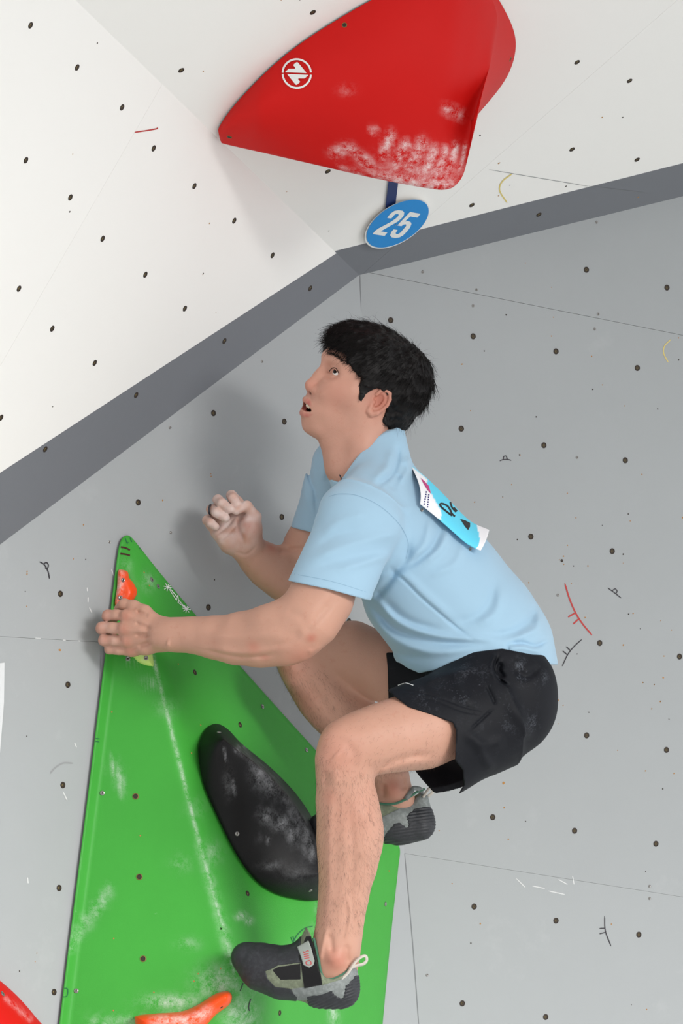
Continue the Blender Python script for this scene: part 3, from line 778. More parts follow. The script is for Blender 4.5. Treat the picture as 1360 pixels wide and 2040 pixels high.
def poly_sdf(poly):
    """2-D signed distance (pixels, negative inside) of a polygon"""
    V = np.array(poly, float); n = len(V)
    def fn(x, y):
        d = np.full(x.shape, 1e9, np.float32); s = np.ones(x.shape, np.float32)
        for i in range(n):
            a, b = V[i], V[i - 1]; ex, ey = b - a; wx, wy = x - a[0], y - a[1]
            t = np.clip((wx * ex + wy * ey) / (ex * ex + ey * ey + 1e-9), 0, 1)
            d = np.minimum(d, (wx - ex * t) ** 2 + (wy - ey * t) ** 2)
            c1, c2, c3 = y >= a[1], y < b[1], ex * wy > ey * wx
            flip = (c1 & c2 & c3) | (~c1 & ~c2 & ~c3)
            s = np.where(flip, -s, s)
        return s * np.sqrt(d)
    return fn
def px_cut(poly, k=.004, mode='s', zfn=None):
    """remove (or keep) the part of a solid that lies inside a pixel polygon, optionally limited in depth"""
    f = poly_sdf(poly)
    def fn(P):
        x, y = pts_px(P); d = f(x, y) * S0
        if zfn is not None: d = np.maximum(d, zfn(P))
        return d.astype(P.dtype)
    return Prim(fn, k, mode)
def comb(D, d, k, mode):
    if mode == 'u':
        if k <= 0: return np.minimum(D, d)
        h = np.maximum(k - np.abs(D - d), 0) / k; return np.minimum(D, d) - h * h * k * .25
    if mode == 's': d = -d
    if k <= 0: return np.maximum(D, d)
    h = np.maximum(k - np.abs(D - d), 0) / k; return np.maximum(D, d) + h * h * k * .25
def evaluate(prims, P, masks=None):
    D = np.full(P.shape[:-1], 1.0, P.dtype)
    for i, p in enumerate(prims):
        if p.mode == 'f': D = p.fn(P, D); continue
        if masks is None: D = comb(D, p.fn(P).astype(P.dtype), p.k, p.mode)
        else:
            m = masks[i]
            if m.any():
                D[m] = comb(D[m], p.fn(P[m]).astype(P.dtype), p.k, p.mode)
    return D
def surface(prims, lo, hi, h, margin=1.7, extra=.006):
    """returns verts (local), quads"""
    B = 8; lo = np.array(lo, float) ; hi = np.array(hi, float)
    bs = B * h; nb = np.ceil((hi - lo) / bs).astype(int)
    g = np.stack(np.meshgrid(*[np.arange(n) for n in nb], indexing='ij'), -1).reshape(-1, 3)
    C = (lo + (g + .5) * bs).astype(np.float32)
    hd = bs * .5 * math.sqrt(3)
    D0 = np.full(len(C), 1.0, np.float32); pd = []
    for p in prims:
        if p.mode == 'f': D0 = p.fn(C, D0); pd.append(None); continue
        d = p.fn(C).astype(np.float32); pd.append(d); D0 = comb(D0, d, p.k, p.mode)
    keep = np.abs(D0) < hd * margin + extra
    g, D0 = g[keep], D0[keep]; pd = [None if d is None else d[keep] for d in pd]
    ax = np.arange(B + 1)
    off = np.stack(np.meshgrid(ax, ax, ax, indexing='ij'), -1)
    Ka, Vv, edges = [], [], [[], [], []]
    N = nb * B + 2
    key = lambda ijk: (ijk[..., 0].astype(np.int64) * N[1] + ijk[..., 1]) * N[2] + ijk[..., 2]
    CH = 1500
    for s in range(0, len(g), CH):
        gi = g[s:s + CH]; n = len(gi)
        idx = gi[:, None, None, None, :] * B + off[None]
        P = (lo + idx * h).astype(np.float32)
        masks = []
        for i, p in enumerate(prims):
            if pd[i] is None: masks.append(None); continue
            if p.mode == 'u': masks.append(pd[i][s:s + CH] < D0[s:s + CH] + 2.2 * hd * margin + p.k + extra)
            elif p.mode == 's': masks.append(pd[i][s:s + CH] < hd * 2.2 + p.k + extra)
            else: masks.append(pd[i][s:s + CH] > -hd * 2.2 - p.k - extra)
        D = evaluate(prims, P, masks)
        ins = D < 0
        c = ins[:, :-1, :-1, :-1].astype(np.int8)
        tot = sum(ins[:, a:a + B, b:b + B, d:d + B].astype(np.int8) for a in (0, 1) for b in (0, 1) for d in (0, 1))
        act = (tot > 0) & (tot < 8)
        w = np.argwhere(act)
        if len(w) == 0: continue
        acc = np.zeros((len(w), 3)); cnt = np.zeros(len(w))
        b0, i0, j0, k0 = w.T
        cor = {(a, b, d): D[b0, i0 + a, j0 + b, k0 + d] for a in (0, 1) for b in (0, 1) for d in (0, 1)}
        for axis in range(3):
            o1, o2 = [q for q in range(3) if q != axis]
            for u in (0, 1):
                for v in (0, 1):
                    A = [0, 0, 0]; A[o1] = u; A[o2] = v; Bc = list(A); Bc[axis] = 1
                    da, db = cor[tuple(A)], cor[tuple(Bc)]
                    m = (da < 0) != (db < 0)
                    t = np.where(m, da / np.where(m, da - db, 1), 0)
                    pos = np.zeros((len(w), 3)); pos[:, o1] = u; pos[:, o2] = v; pos[:, axis] = t
                    acc += pos * m[:, None]; cnt += m
        cell = gi[b0] * B + np.stack([i0, j0, k0], 1)
        Vv.append(lo + (cell + acc / cnt[:, None]) * h); Ka.append(key(cell))
        for axis in range(3):
            sl0 = [slice(0, B)] * 3; sl1 = [slice(0, B)] * 3; sl1[axis] = slice(1, B + 1)
            a, b = ins[(slice(None), *sl0)], ins[(slice(None), *sl1)]
            e = np.argwhere(a != b)
            if len(e):
                ec = gi[e[:, 0]] * B + e[:, 1:]; sg = a[tuple(e.T)]
                edges[axis].append((ec, sg))
    K = np.concatenate(Ka); V = np.concatenate(Vv)
    order = np.argsort(K); K, V = K[order], V[order]
    Q = []
    for axis in range(3):
        if not edges[axis]: continue
        ec = np.concatenate([e[0] for e in edges[axis]]); sg = np.concatenate([e[1] for e in edges[axis]])
        o1, o2 = (axis + 1) % 3, (axis + 2) % 3
        d1, d2 = np.zeros(3, int), np.zeros(3, int); d1[o1] = 1; d2[o2] = 1
        ks = [key(ec), key(ec - d1), key(ec - d1 - d2), key(ec - d2)]
        ii = [np.searchsorted(K, k) for k in ks]
        ok = np.ones(len(ec), bool)
        for k, i in zip(ks, ii): ok &= (i < len(K)) & (K[np.minimum(i, len(K) - 1)] == k)
        q = np.stack(ii, 1)[ok]; f = sg[ok]
        q[~f] = q[~f][:, ::-1]
        Q.append(q)
    return V, np.concatenate(Q)
def smooth_mesh(V, Q, it=2, lam=.5):
    E = np.concatenate([Q[:, [0, 1]], Q[:, [1, 2]], Q[:, [2, 3]], Q[:, [3, 0]]]); E = np.unique(np.sort(E, 1), axis=0)
    deg = np.bincount(E.ravel(), minlength=len(V)).astype(float)
    for j in range(it):
        for l in (lam, -lam * 1.03):
            S = np.zeros_like(V)
            for c in range(3):
                S[:, c] = np.bincount(E[:, 0], V[E[:, 1], c], len(V)) + np.bincount(E[:, 1], V[E[:, 0], c], len(V))
            V = V + l * (S / np.maximum(deg, 1)[:, None] - V)
    return V
def sdf_obj(name, prims, lo, hi, h, mat, parent, it=2, big=True):
    """lo, hi as pixel boxes (px,py,Z)"""
    c = np.array([L3(x, y, z) for x in (lo[0], hi[0]) for y in (lo[1], hi[1]) for z in (lo[2], hi[2])])
    V, Q = surface(prims, c.min(0), c.max(0), h)
    # keep the largest pieces only (drops stray islands)
    if it: V = smooth_mesh(V, Q, it)
    V = V + PO
    o = mesh_obj(name, to_world(V), Q, mat, parent, smooth=True)
    return o, V
def vnoise(P, s, seed=0):
    """cheap smooth value noise -1..1"""
    q = P * s + 100.0 + seed * 17.3; i = np.floor(q).astype(np.int64); f = (q - i); f = f * f * (3 - 2 * f)
    def hsh(a, b, c):
        n = (a * 374761393 + b * 668265263 + c * 2147483647 + seed * 1013904223) & 0x7fffffff
        n = ((n ^ (n >> 13)) * 1274126177) & 0x7fffffff
        return ((n ^ (n >> 16)) & 0xffff) / 32767.5 - 1
    r = 0
    for a in (0, 1):
        for b in (0, 1):
            for c in (0, 1):
                w = (f[..., 0] if a else 1 - f[..., 0]) * (f[..., 1] if b else 1 - f[..., 1]) * (f[..., 2] if c else 1 - f[..., 2])
                r = r + w * hsh(i[..., 0] + a, i[..., 1] + b, i[..., 2] + c)
    return r
mm = .001
def folds(lst, zmax=10.06, zmin=9.0):
    """drape: raised (+) or sunken (-) lines given as pixel polylines with width (px) and height (mm)"""
    L = [(catmull(p, 5) if len(p) > 2 else np.array(p, float), w, a) for p, w, a in lst]
    def fn(P, D):
        m = (np.abs(D) < .025) & (P[..., 2] + PO[2] < zmax) & (P[..., 2] + PO[2] > zmin)
        if not m.any(): return D
        x, y = pts_px(P[m]); add = np.zeros(x.shape, np.float32)
        for C, w, a in L:
            lo_, hi_ = C.min(0) - 3 * w, C.max(0) + 3 * w
            q = (x > lo_[0]) & (x < hi_[0]) & (y > lo_[1]) & (y < hi_[1])
            if not q.any(): continue
            xx, yy = x[q], y[q]; d2 = np.full(xx.shape, 1e9, np.float32); tp = np.zeros(xx.shape, np.float32); n = len(C) - 1
            for i in range(n):
                a0, b0 = C[i], C[i + 1]; e = b0 - a0; t_ = np.clip(((xx - a0[0]) * e[0] + (yy - a0[1]) * e[1]) / (e @ e + 1e-9), 0, 1)
                dd = (xx - a0[0] - e[0] * t_) ** 2 + (yy - a0[1] - e[1] * t_) ** 2
                u = dd < d2; d2 = np.where(u, dd, d2); tp = np.where(u, (i + t_) / n, tp)
            env = np.clip(np.minimum(tp, 1 - tp) * 5, 0, 1)
            add[q] += (a * mm * 1.45) * np.exp(-d2 / (w * w)) * (.15 + .85 * env)
        D = D.copy(); D[m] -= add; return D
    return Prim(fn, 0, 'f')
# ------------------------------------------------------------------ the climber
person = empty('person', to_world(cpt(640, 2000, 9.95)))
tag(person, 'climber in light blue t-shirt and black shorts gripping the green volume, looking up', 'person')
def unit(v): v = np.array(v, float); return v / np.linalg.norm(v)
# head frame: F forward (face), U up, L to the climber's left (towards the camera)
def head_frame(tilt, yaw, roll):
    t, y, r = np.radians([tilt, yaw, roll])
    f0 = np.array([-np.cos(t), -np.sin(t), 0]); u0 = np.array([np.sin(t), -np.cos(t), 0]); z = np.array([0, 0, -1.])
    F = f0 * np.cos(y) + z * np.sin(y); L0 = z * np.cos(y) - f0 * np.sin(y)
    return F, u0 * np.cos(r) + L0 * np.sin(r), L0 * np.cos(r) - u0 * np.sin(r)
HF, HU, HL = head_frame(22, 24, 6)
HR = np.column_stack([HF, HU, HL])
HO = L3(725.0, 783.5, 9.98)
def H(f, u, l): return HO + (HF * f + HU * u + HL * l) / 1000.0
def hcoord(P): return ((P - HO.astype(P.dtype)) @ HR.astype(P.dtype)) * 1000.0       # -> f,u,l in mm
mm = .001
def hell(f, u, l, rf, ru, rl, k=.012, mode='u', R=None):
    return ellip(H(f, u, l), HR if R is None else R, (rf * mm, ru * mm, rl * mm), k, mode)
def hcone(a, b, ra, rb, k=.008, mode='u'): return cone(H(*a), H(*b), ra * mm, rb * mm, k, mode)
head = []
head += [hell(-4, 44, 0, 106, 76, 74, .02), hell(50, 0, 0, 52, 78, 58, .03), hell(40, -50, 0, 46, 50, 50, .03)]
head += [hcone((77, -101, 0), (66, -100, 0), 13.5, 16, .02), hell(66, -80, 0, 34, 28, 34, .02)]
for s in (1, -1):
    head += [hcone((8, -44, s * 50), (62, -96, s * 18), 13, 13, .024), hcone((6, 0, s * 56), (8, -44, s * 50), 14, 13, .03)]
    head += [hcone((78, -6, s * 38), (52, 0, s * 56), 16, 14, .026), hcone((80, -30, s * 24), (72, -56, s * 26), 18, 14, .03)]
    head += [hcone((98, 40, s * 8), (84, 42, s * 44), 11, 9, .02)]
    head += [hcone((50, -16, s * 46), (22, -22, s * 50), 16, 15, .03)]
# mouth area mound, nose
head += [hell(84, -62, 0, 22, 26, 28, .018)]
head += [hcone((94, 28, 0), (103, 2, 0), 9, 8.5, .014), hcone((103, 2, 0), (114.5, -24, 0), 8.5, 9.2, .010), hcone((98, -34, 0), (110, -31, 0), 10, 8, .012)]
for s in (1, -1):
    head += [hcone((98, -31, s * 13), (103, -30, s * 11), 8, 7.5, .006), hcone((88, -30, s * 15), (98, -31, s * 13), 8, 8, .012)]
for s in (1, -1): head += [hcone((108, -40.5, s * 6.5), (102, -36, s * 6.5), 3.6, 3.0, .003, 's')]
# eye sockets, then lids around the eyeballs
EYE = {s: H(80.5, 19.5, s * 30.5) for s in (1, -1)}
for s in (1, -1):
    head += [hell(101, 19, s * 31, 15, 11, 19, .016, 's')]
    head += [ellip(EYE[s], HR, (14.2 * mm,) * 3, .004)]
    head += [hcone((88, 30, s * 22), (82, 29, s * 44), 6.5, 5.5, .010)]
    head += [hcone((97, 16, s * 16.5), (98, 19, s * 28), 5.2, 7.6, .0012, 's'), hcone((98, 19, s * 28), (90, 18, s * 43), 7.6, 4.0, .0012, 's')]
    head += [hcone((95, 26.5, s * 20), (93, 28, s * 31), 2.2, 2.6, .003), hcone((93, 28, s * 31), (85, 23, s * 44), 2.6, 2.2, .003), hcone((93, 9.5, s * 21), (91, 9.0, s * 34), 2.2, 2.2, .005)]
# philtrum, lips, mouth opening
head += [hcone((103, -49, 0), (107.5, -55, 0), 7, 6.0, .008)]
def lip_curve(side): return [(108.0, -57.0, 0), (106.0, -56.5, side * 7), (99.0, -59, side * 17), (89, -66, side * 26)]
def lip_low(side): return [(100.0, -83, 0), (99.0, -82.5, side * 8), (94, -79.0, side * 17), (88, -70.5, side * 26)]
for s in (1, -1):
    a = lip_curve(s); b = lip_low(s)
    for p, q, r1, r2 in zip(a[:-1], a[1:], (4.8, 5.2, 4.0), (5.2, 4.0, 1.8)): head += [hcone(p, q, r1, r2, .005)]
    for p, q, r1, r2 in zip(b[:-1], b[1:], (6.2, 6.2, 4.8), (6.2, 4.8, 1.8)): head += [hcone(p, q, r1, r2, .005)]
head += [hell(82, -69.5, 0, 26, 8.5, 22, .003, 's')]
for s in (1, -1):
    for a, b, r1, r2 in (((108, -69.5, 0), (102, -69.5, s * 11), 7.6, 7.0), ((102, -69.5, s * 11), (95, -69, s * 20), 7.2, 5.8), ((95, -69, s * 20), (88, -68, s * 28), 5.8, 2.4)):
        head += [hcone(a, b, r1, r2, .002, 's')]
HEADCORE = list(head)
# near and far ear
def ear(s):
    R = np.column_stack([unit(HF * .93 + HL * s * -.30 + HU * .12), unit(HU - HF * .22), unit(HL * s + HF * .32)])
    Rq, _ = np.linalg.qr(R); Rq = Rq * np.sign((Rq * R).sum(0))
    def E(a, b, c): return H(-6, -1, s * 70) + (Rq[:, 0] * a + Rq[:, 1] * b + Rq[:, 2] * c) * mm
    out = [ellip(E(1, 2, 4), Rq, (17 * mm, 27 * mm, 7 * mm), .006)]
    out += [ellip(E(3, -1, 11), Rq, (12 * mm, 19 * mm, 9 * mm), .003, 's')]
    ring = [(13, 12), (10, 23), (1, 29), (-9, 27), (-15, 17), (-16, 4), (-12, -9), (-6, -19), (2, -26), (9, -24), (11, -16)]
    for i, (p, q) in enumerate(zip(ring[:-1], ring[1:])):
        r = 3.6 if i < 7 else 5.0
        out += [cone(E(p[0], p[1], 10), E(q[0], q[1], 10), r * mm, r * mm, .002)]
    anti = [(-6, 17), (-8, 6), (-6, -6), (0, -14), (6, -15)]
    for p, q in zip(anti[:-1], anti[1:]): out += [cone(E(p[0], p[1], 7), E(q[0], q[1], 7), 2.8 * mm, 2.8 * mm, .002)]
    out += [cone(E(11, -4, 8), E(12, -10, 8), 4 * mm, 3.5 * mm, .004)]
    return out
head += ear(1) + ear(-1)
# neck with sternomastoid and larynx
neck = chain([(722, 812, 9.985, 58), (712, 868, 9.985, 56), (722, 935, 9.99, 58), (738, 1000, 10.0, 66)], .03)
neck += chain([(748, 838, 9.945, 12), (722, 890, 9.935, 12), (694, 950, 9.948, 11)], .03)
neck += chain([(664, 886, 9.965, 20), (672, 930, 9.97, 22)], .03)
head += neck
V1, Q1 = surface(head, L3(585, 600, 9.83).min() * 0 + np.minimum(L3(585, 600, 9.84), L3(585, 600, 10.14)), np.maximum(L3(880, 1010, 10.14), L3(880, 1010, 9.84)), .0015, 2.1, .010)
V1 = smooth_mesh(V1, Q1, 2)

body = []
# torso and hips under the clothes
body += chain([(745, 975, 10.0, 50), (770, 1020, 10.0, 72), (842, 1120, 10.0, 84), (920, 1230, 10.0, 82), (990, 1370, 10.0, 72)], .03)
for z in (9.90, 10.09): body += chain([(752, 1005, z, 34), (745, 1030, z, 42), (830, 1140, z + (.03 if z < 10 else -.03), 46)], .03)
# near (left) arm
body += chain([(730, 1030, 9.86, 44), (680, 1125, 9.80, 42), (640, 1190, 9.775, 57), (614, 1238, 9.76, 52), (592, 1270, 9.76, 40)], .03)
body += chain([(612, 1222, 9.765, 38), (566, 1258, 9.775, 46), (520, 1273, 9.80, 46), (470, 1274, 9.825, 42.5), (420, 1269, 9.85, 35), (375, 1264, 9.87, 28), (338, 1264, 9.885, 26), (318, 1265, 9.893, 27)], .03)
body += chain([(598, 1292, 9.765, 15), (570, 1296, 9.775, 18), (520, 1296, 9.80, 20)], .03)
body += chain([(590, 1225, 9.755, 28), (540, 1245, 9.775, 30), (480, 1252, 9.81, 22)], .03)
# left hand on the volume edge
def hand_chain(pts, k=.006): return chain(pts, k)
HZ = -.018
def hz(pts): return [(x, y, z + HZ, r) for x, y, z, r in pts]
body += chain(hz([(322, 1247, 9.915, 18), (290, 1236, 9.925, 16), (252, 1227, 9.935, 13.2)]), .012)
body += chain(hz([(322, 1257, 9.910, 18), (288, 1253, 9.918, 16), (248, 1253, 9.930, 14)]), .012)
body += chain(hz([(322, 1270, 9.915, 18), (290, 1271, 9.925, 16), (254, 1276, 9.938, 13.2)]), .012)
body += chain(hz([(322, 1282, 9.920, 16), (292, 1288, 9.930, 14.5), (262, 1296, 9.950, 11.5)]), .012)
fk = .0045
body += chain(hz([(252, 1227, 9.937, 11.5), (232, 1225, 9.945, 10.2), (214.5, 1226, 9.955, 10.8), (213, 1229, 9.985, 9.6), (228, 1232, 9.998, 8.6)]), fk)
body += chain(hz([(248, 1253, 9.932, 12.2), (224, 1251, 9.942, 11), (203, 1250.5, 9.952, 11.6), (201, 1253, 9.982, 10.4), (218, 1256, 9.996, 9.2)]), fk)
body += chain(hz([(254, 1276, 9.940, 11.8), (228, 1275, 9.948, 10.6), (207.5, 1274.5, 9.958, 11.2), (206, 1276, 9.988, 10), (222, 1279, 10.0, 9)]), fk)
body += chain(hz([(262, 1297, 9.950, 10.2), (236, 1294.5, 9.958, 9.2), (219, 1293, 9.966, 9.4), (217, 1294, 9.988, 8.4), (232, 1297, 9.998, 7.8)]), fk)
body += chain(hz([(316, 1244, 9.918, 15), (288, 1220, 9.935, 14), (266, 1208, 9.948, 11.5), (247, 1204, 9.958, 10.5), (236, 1212, 9.972, 9)]), .007)
for kx, ky, kz in [(251, 1226, 9.935), (247, 1252, 9.93), (254, 1276, 9.938), (263, 1297, 9.95)]:
    body += chain(hz([(kx + 3, ky, kz - .005, 9.5), (kx - 1, ky, kz - .005, 9)]), .006)
    body += chain(hz([(kx + 6, ky, kz - .012, 3.0), (kx + 34, (ky * .6 + 1262 * .4), kz - .022, 3.0), (322, (ky * .3 + 1264 * .7), 9.895, 3.0)]), .007)
for pts in ([(345, 1247, 9.866, 2.2), (400, 1252, 9.828, 2.4), (460, 1240, 9.795, 2.4), (520, 1236, 9.768, 2.2)], [(300, 1262, 9.888, 2.0), (345, 1270, 9.866, 2.2), (410, 1282, 9.826, 2.2), (470, 1288, 9.792, 2.2)]):
    body += chain(pts, .006)
# far (right) arm
body += chain([(680, 935, 10.125, 34), (644, 1015, 10.15, 40), (612, 1090, 10.16, 43), (602, 1150, 10.16, 40)], .03)
body += chain([(602, 1154, 10.16, 42), (566, 1148, 10.15, 43), (532, 1128, 10.13, 36), (508, 1108, 10.115, 28), (492, 1094, 10.105, 25)], .03)
# right hand: palm to the camera, fingers curled forward
RZ = 10.095
def rz(pts): return [(x, y, RZ + z, r) for x, y, z, r in pts]
body += chain(rz([(494, 1092, .005, 22), (474, 1072, .006, 20), (446, 1050, .010, 15)]), .014)
body += chain(rz([(498, 1090, .005, 20), (486, 1060, .006, 18), (464, 1032, .012, 14)]), .014)
body += chain(rz([(488, 1098, .004, 20), (458, 1082, .006, 18), (432, 1062, .010, 13)]), .014)
body += chain(rz([(500, 1088, .003, 20), (500, 1055, .005, 16), (486, 1022, .012, 13)]), .014)
body += chain(rz([(500, 1078, -.006, 20), (500, 1056, -.012, 19), (498, 1040, -.012, 17)]), .012)      # thenar
body += chain(rz([(455, 1080, -.004, 18), (440, 1066, -.004, 14)]), .012)                              # hypothenar
body += chain(rz([(508, 1046, -.008, 13), (509, 1030, -.012, 11), (491, 1008, -.020, 9.6), (470, 1018, -.030, 8.6)]), .005)  # thumb
ff = .0035
body += chain(rz([(486, 1020, .012, 11.5), (474, 1000, .018, 10.2), (461, 987, .006, 10.4), (464, 993, -.014, 9.8), (471, 1003, -.022, 9.0)]), ff)
body += chain(rz([(464, 1032, .012, 11.8), (446, 1010, .016, 10.6), (434, 996, .002, 10.8), (442, 1003, -.020, 10.6), (457, 1014, -.030, 9.6)]), ff)
body += chain(rz([(446, 1050, .010, 11.6), (430, 1028, .014, 10.6), (421, 1015, .000, 10.6), (432, 1021, -.022, 10.6), (449, 1032, -.030, 9.8)]), ff)
body += chain(rz([(432, 1062, .010, 10.6), (420, 1046, .010, 9.8), (413, 1036, -.002, 9.8), (420, 1042, -.020, 9.4), (429, 1049, -.026, 8.6)]), ff)
# near (left) leg
body += chain([(1000, 1390, 9.915, 66), (915, 1432, 9.86, 68), (840, 1454, 9.80, 71), (780, 1466, 9.77, 64), (728, 1478, 9.75, 56), (700, 1490, 9.74, 51)], .03)
body += chain([(690, 1484, 9.735, 42), (679, 1515, 9.735, 40), (684, 1550, 9.745, 44), (693, 1600, 9.76, 51), (698, 1650, 9.77, 56), (696, 1690, 9.775, 54), (690, 1740, 9.78, 47), (683, 1795, 9.785, 41), (676, 1845, 9.79, 38), (668, 1890, 9.79, 38), (660, 1935, 9.795, 38)], .03)
body += chain([(672, 1478, 9.715, 26), (664, 1510, 9.715, 22)], .03)            # knee cap
body += chain([(672, 1540, 9.73, 20), (664, 1600, 9.745, 18), (664, 1700, 9.76, 16)], .03)   # shin edge
body += chain([(668, 1908, 9.752, 12), (670, 1914, 9.754, 11)], .016)           # outer ankle bone
body += chain([(700, 1860, 9.80, 13), (698, 1930, 9.80, 12)], .02)              # achilles
body += chain([(660, 1930, 9.795, 36), (600, 1945, 9.80, 34), (520, 1925, 9.81, 26)], .02)   # foot inside the shoe
# far (right) leg
body += chain([(1000, 1385, 10.08, 66), (880, 1358, 10.11, 64), (770, 1332, 10.13, 63), (700, 1300, 10.14, 57), (640, 1292, 10.145, 50), (606, 1308, 10.145, 46)], .03)
body += chain([(600, 1318, 10.145, 46), (622, 1352, 10.15, 46), (655, 1392, 10.165, 52), (694, 1432, 10.18, 54), (728, 1474, 10.19, 46), (756, 1516, 10.20, 37), (776, 1548, 10.205, 33), (790, 1592, 10.205, 32)], .03)
body += chain([(583, 1318, 10.11, 22), (590, 1345, 10.11, 20)], .03)
body += chain([(778, 1570, 10.172, 11), (781, 1573, 10.172, 11)], .014)
body += chain([(790, 1592, 10.205, 32), (730, 1630, 10.205, 30), (660, 1650, 10.20, 22)], .02)
near_f = [([(748, 1532), (800, 1510), (865, 1500)], 8, -2.6), ([(745, 1543), (800, 1524), (860, 1516)], 8, 2.0), ([(652, 1472), (688, 1480), (706, 1510), (692, 1546)], 11, -1.9), ([(664, 1505), (672, 1512)], 14, 2.4), ([(668, 1532), (668, 1565)], 8, 2.2), ([(650, 1535), (648, 1570)], 6, -2),
    ([(662, 1570), (656, 1650), (656, 1740), (652, 1825)], 9, 2.2), ([(690, 1590), (703, 1690), (697, 1790), (690, 1850)], 9, -2.2), ([(722, 1600), (732, 1660), (722, 1720)], 10, 1.8), ([(694, 1780), (697, 1835), (688, 1872)], 4, 2.2), ([(652, 1845), (641, 1890), (637, 1915)], 4.5, 2.4), ([(658, 1860), (662, 1900)], 6, -2.6), ([(690, 1880), (692, 1920)], 6, -2.6),
    ([(668, 1188), (628, 1236), (604, 1262)], 9, -2.6), ([(570, 1216), (592, 1224), (616, 1242)], 9, -1.6), ([(600, 1255), (575, 1278), (540, 1288)], 8, -2.0), ([(640, 1290), (612, 1302)], 7, 2), ([(560, 1236), (480, 1250), (400, 1256)], 8, -1.8), ([(560, 1262), (480, 1270), (400, 1266)], 10, 1.6), ([(560, 1292), (480, 1300), (420, 1292)], 7, 1.8), ([(545, 1305), (480, 1309), (400, 1293)], 4, -1.8),
    ([(268, 1241), (300, 1253)], 4.5, -3), ([(268, 1265), (300, 1266)], 4.5, -3), ([(274, 1288), (302, 1280)], 4.5, -3), ([(330, 1284), (338, 1286)], 8, 2.6), ([(296, 1228), (270, 1218)], 5, -3)]
body += [folds(near_f, 9.96)]
far_f = [([(426, 1070), (453, 1048), (468, 1028)], 2.6, -2.2), ([(430, 1080), (455, 1064), (476, 1040)], 2.6, -1.6), ([(478, 1026), (475, 1050), (486, 1081)], 3.0, -2.8), ([(470, 1100), (492, 1104), (512, 1086)], 2.6, -1.8), ([(612, 1092), (575, 1095), (552, 1100)], 5, -2.5), ([(560, 1375), (600, 1420), (640, 1462)], 9, 2), ([(600, 1340), (640, 1395), (690, 1450)], 9, -1.8), ([(575, 1330), (600, 1342)], 9, 2.2), ([(765, 1560), (762, 1590)], 6, -2.4), ([(800, 1545), (806, 1575)], 6, -2.4)]
body += [folds(far_f, 10.3, 9.98)]
def flesh(P, D):
    m = np.abs(D) < .016; D = D.copy()
    if m.any(): D[m] += (.0009 * vnoise(P[m], 28, 4)).astype(D.dtype)
    return D
body += [Prim(flesh, 0, 'f')]
lo = np.minimum(L3(170, 860, 9.60), L3(170, 860, 10.30)); hi = np.maximum(L3(1130, 2010, 10.30), L3(1130, 2010, 9.60))
V2, Q2 = surface(body, lo, hi, .0022)
V2 = smooth_mesh(V2, Q2, 2)
# skin: one mesh; colour is the skin's own (pink joints, chalk on the free hand)
V = np.concatenate([V1, V2]); Q = np.concatenate([Q1, Q2 + len(V1)])
sx, sy = pts_px(V)
hc = hcoord(V)
def blob(c, r): return np.exp(-((V - c) ** 2).sum(1) / r ** 2)
skin = np.tile(np.array(srgb(198, 152, 132)[:3]), (len(V), 1))
face = np.array(srgb(200, 150, 131)[:3]); inhead = np.zeros(len(V), bool); inhead[:len(V1)] = True
skin[inhead] = face
def mixc(w, c): 
    global skin
    skin = skin * (1 - w[:, None]) + np.array(srgb(*c)[:3]) * w[:, None]
pink = np.zeros(len(V))
for c, r, a in [(H(110, -28, 0), .014, .7), (H(100, -31, 13), .010, .6), (H(72, -18, 48), .028, .3), (H(-6, 4, 78), .026, .75), (L3(251, 1228, 9.905), .012, .5), (L3(247, 1254, 9.90), .012, .5), (L3(254, 1277, 9.91), .012, .5), (L3(262, 1298, 9.92), .012, .45), (L3(213, 1226, 9.93), .012, .4), (L3(203, 1251, 9.93), .012, .4), (L3(207, 1275, 9.93), .012, .4),
    (L3(597, 1300, 9.75), .03, .5), (L3(672, 1500, 9.70), .045, .35), (L3(670, 1912, 9.75), .022, .7), (L3(578, 1325, 10.10), .04, .35), (L3(780, 1572, 10.165), .022, .6), (L3(440, 1279, 9.81), .014, .75), (L3(530, 1303, 9.765), .010, 1.25), (L3(508, 1287, 9.755), .014, .6), (L3(420, 1302, 9.84), .012, .6), (L3(620, 1273, 9.71), .010, .7), (L3(540, 1090, 10.1), .012, .6), (L3(490, 1045, 10.07), .024, .6), (L3(655, 1590, 9.70), .02, .3), (L3(700, 1620, 9.71), .05, .18), (L3(600, 1390, 10.13), .04, .3)]:
    pink = np.maximum(pink, a * blob(c, r))
mixc(np.clip(pink, 0, 1) * .8, (184, 96, 78))
mixc(np.where(inhead, np.exp(-((hc[:, 1] + 46) / 9) ** 2 - ((hc[:, 2]) / 22) ** 2) * .28 * (hc[:, 0] > 80), 0), (120, 100, 96))      # shaved upper lip
def pl_dist(pts):
    d = np.full(len(V), 9.0)
    for p, q in zip(pts[:-1], pts[1:]):
        a, b = H(*p), H(*q); ab = b - a; t = np.clip((V - a) @ ab / (ab @ ab), 0, 1); d = np.minimum(d, np.linalg.norm(V - a - t[:, None] * ab, axis=1))
    return d
lip = np.zeros(len(V))
for s in (1, -1):
    lip = np.maximum(lip, np.clip((.0076 - pl_dist(lip_curve(s))) / .0015, 0, 1)); lip = np.maximum(lip, np.clip((.0086 - pl_dist(lip_low(s))) / .0015, 0, 1))
mixc(lip * .75, (182, 84, 82))
cav = ((hc[:, 0] - 82) / 27) ** 2 + ((hc[:, 1] + 69.5) / 9) ** 2 + (hc[:, 2] / 23) ** 2
mixc(np.where(inhead & (cav < 1.05) & (hc[:, 0] < 95), 1., 0.), (52, 16, 16))
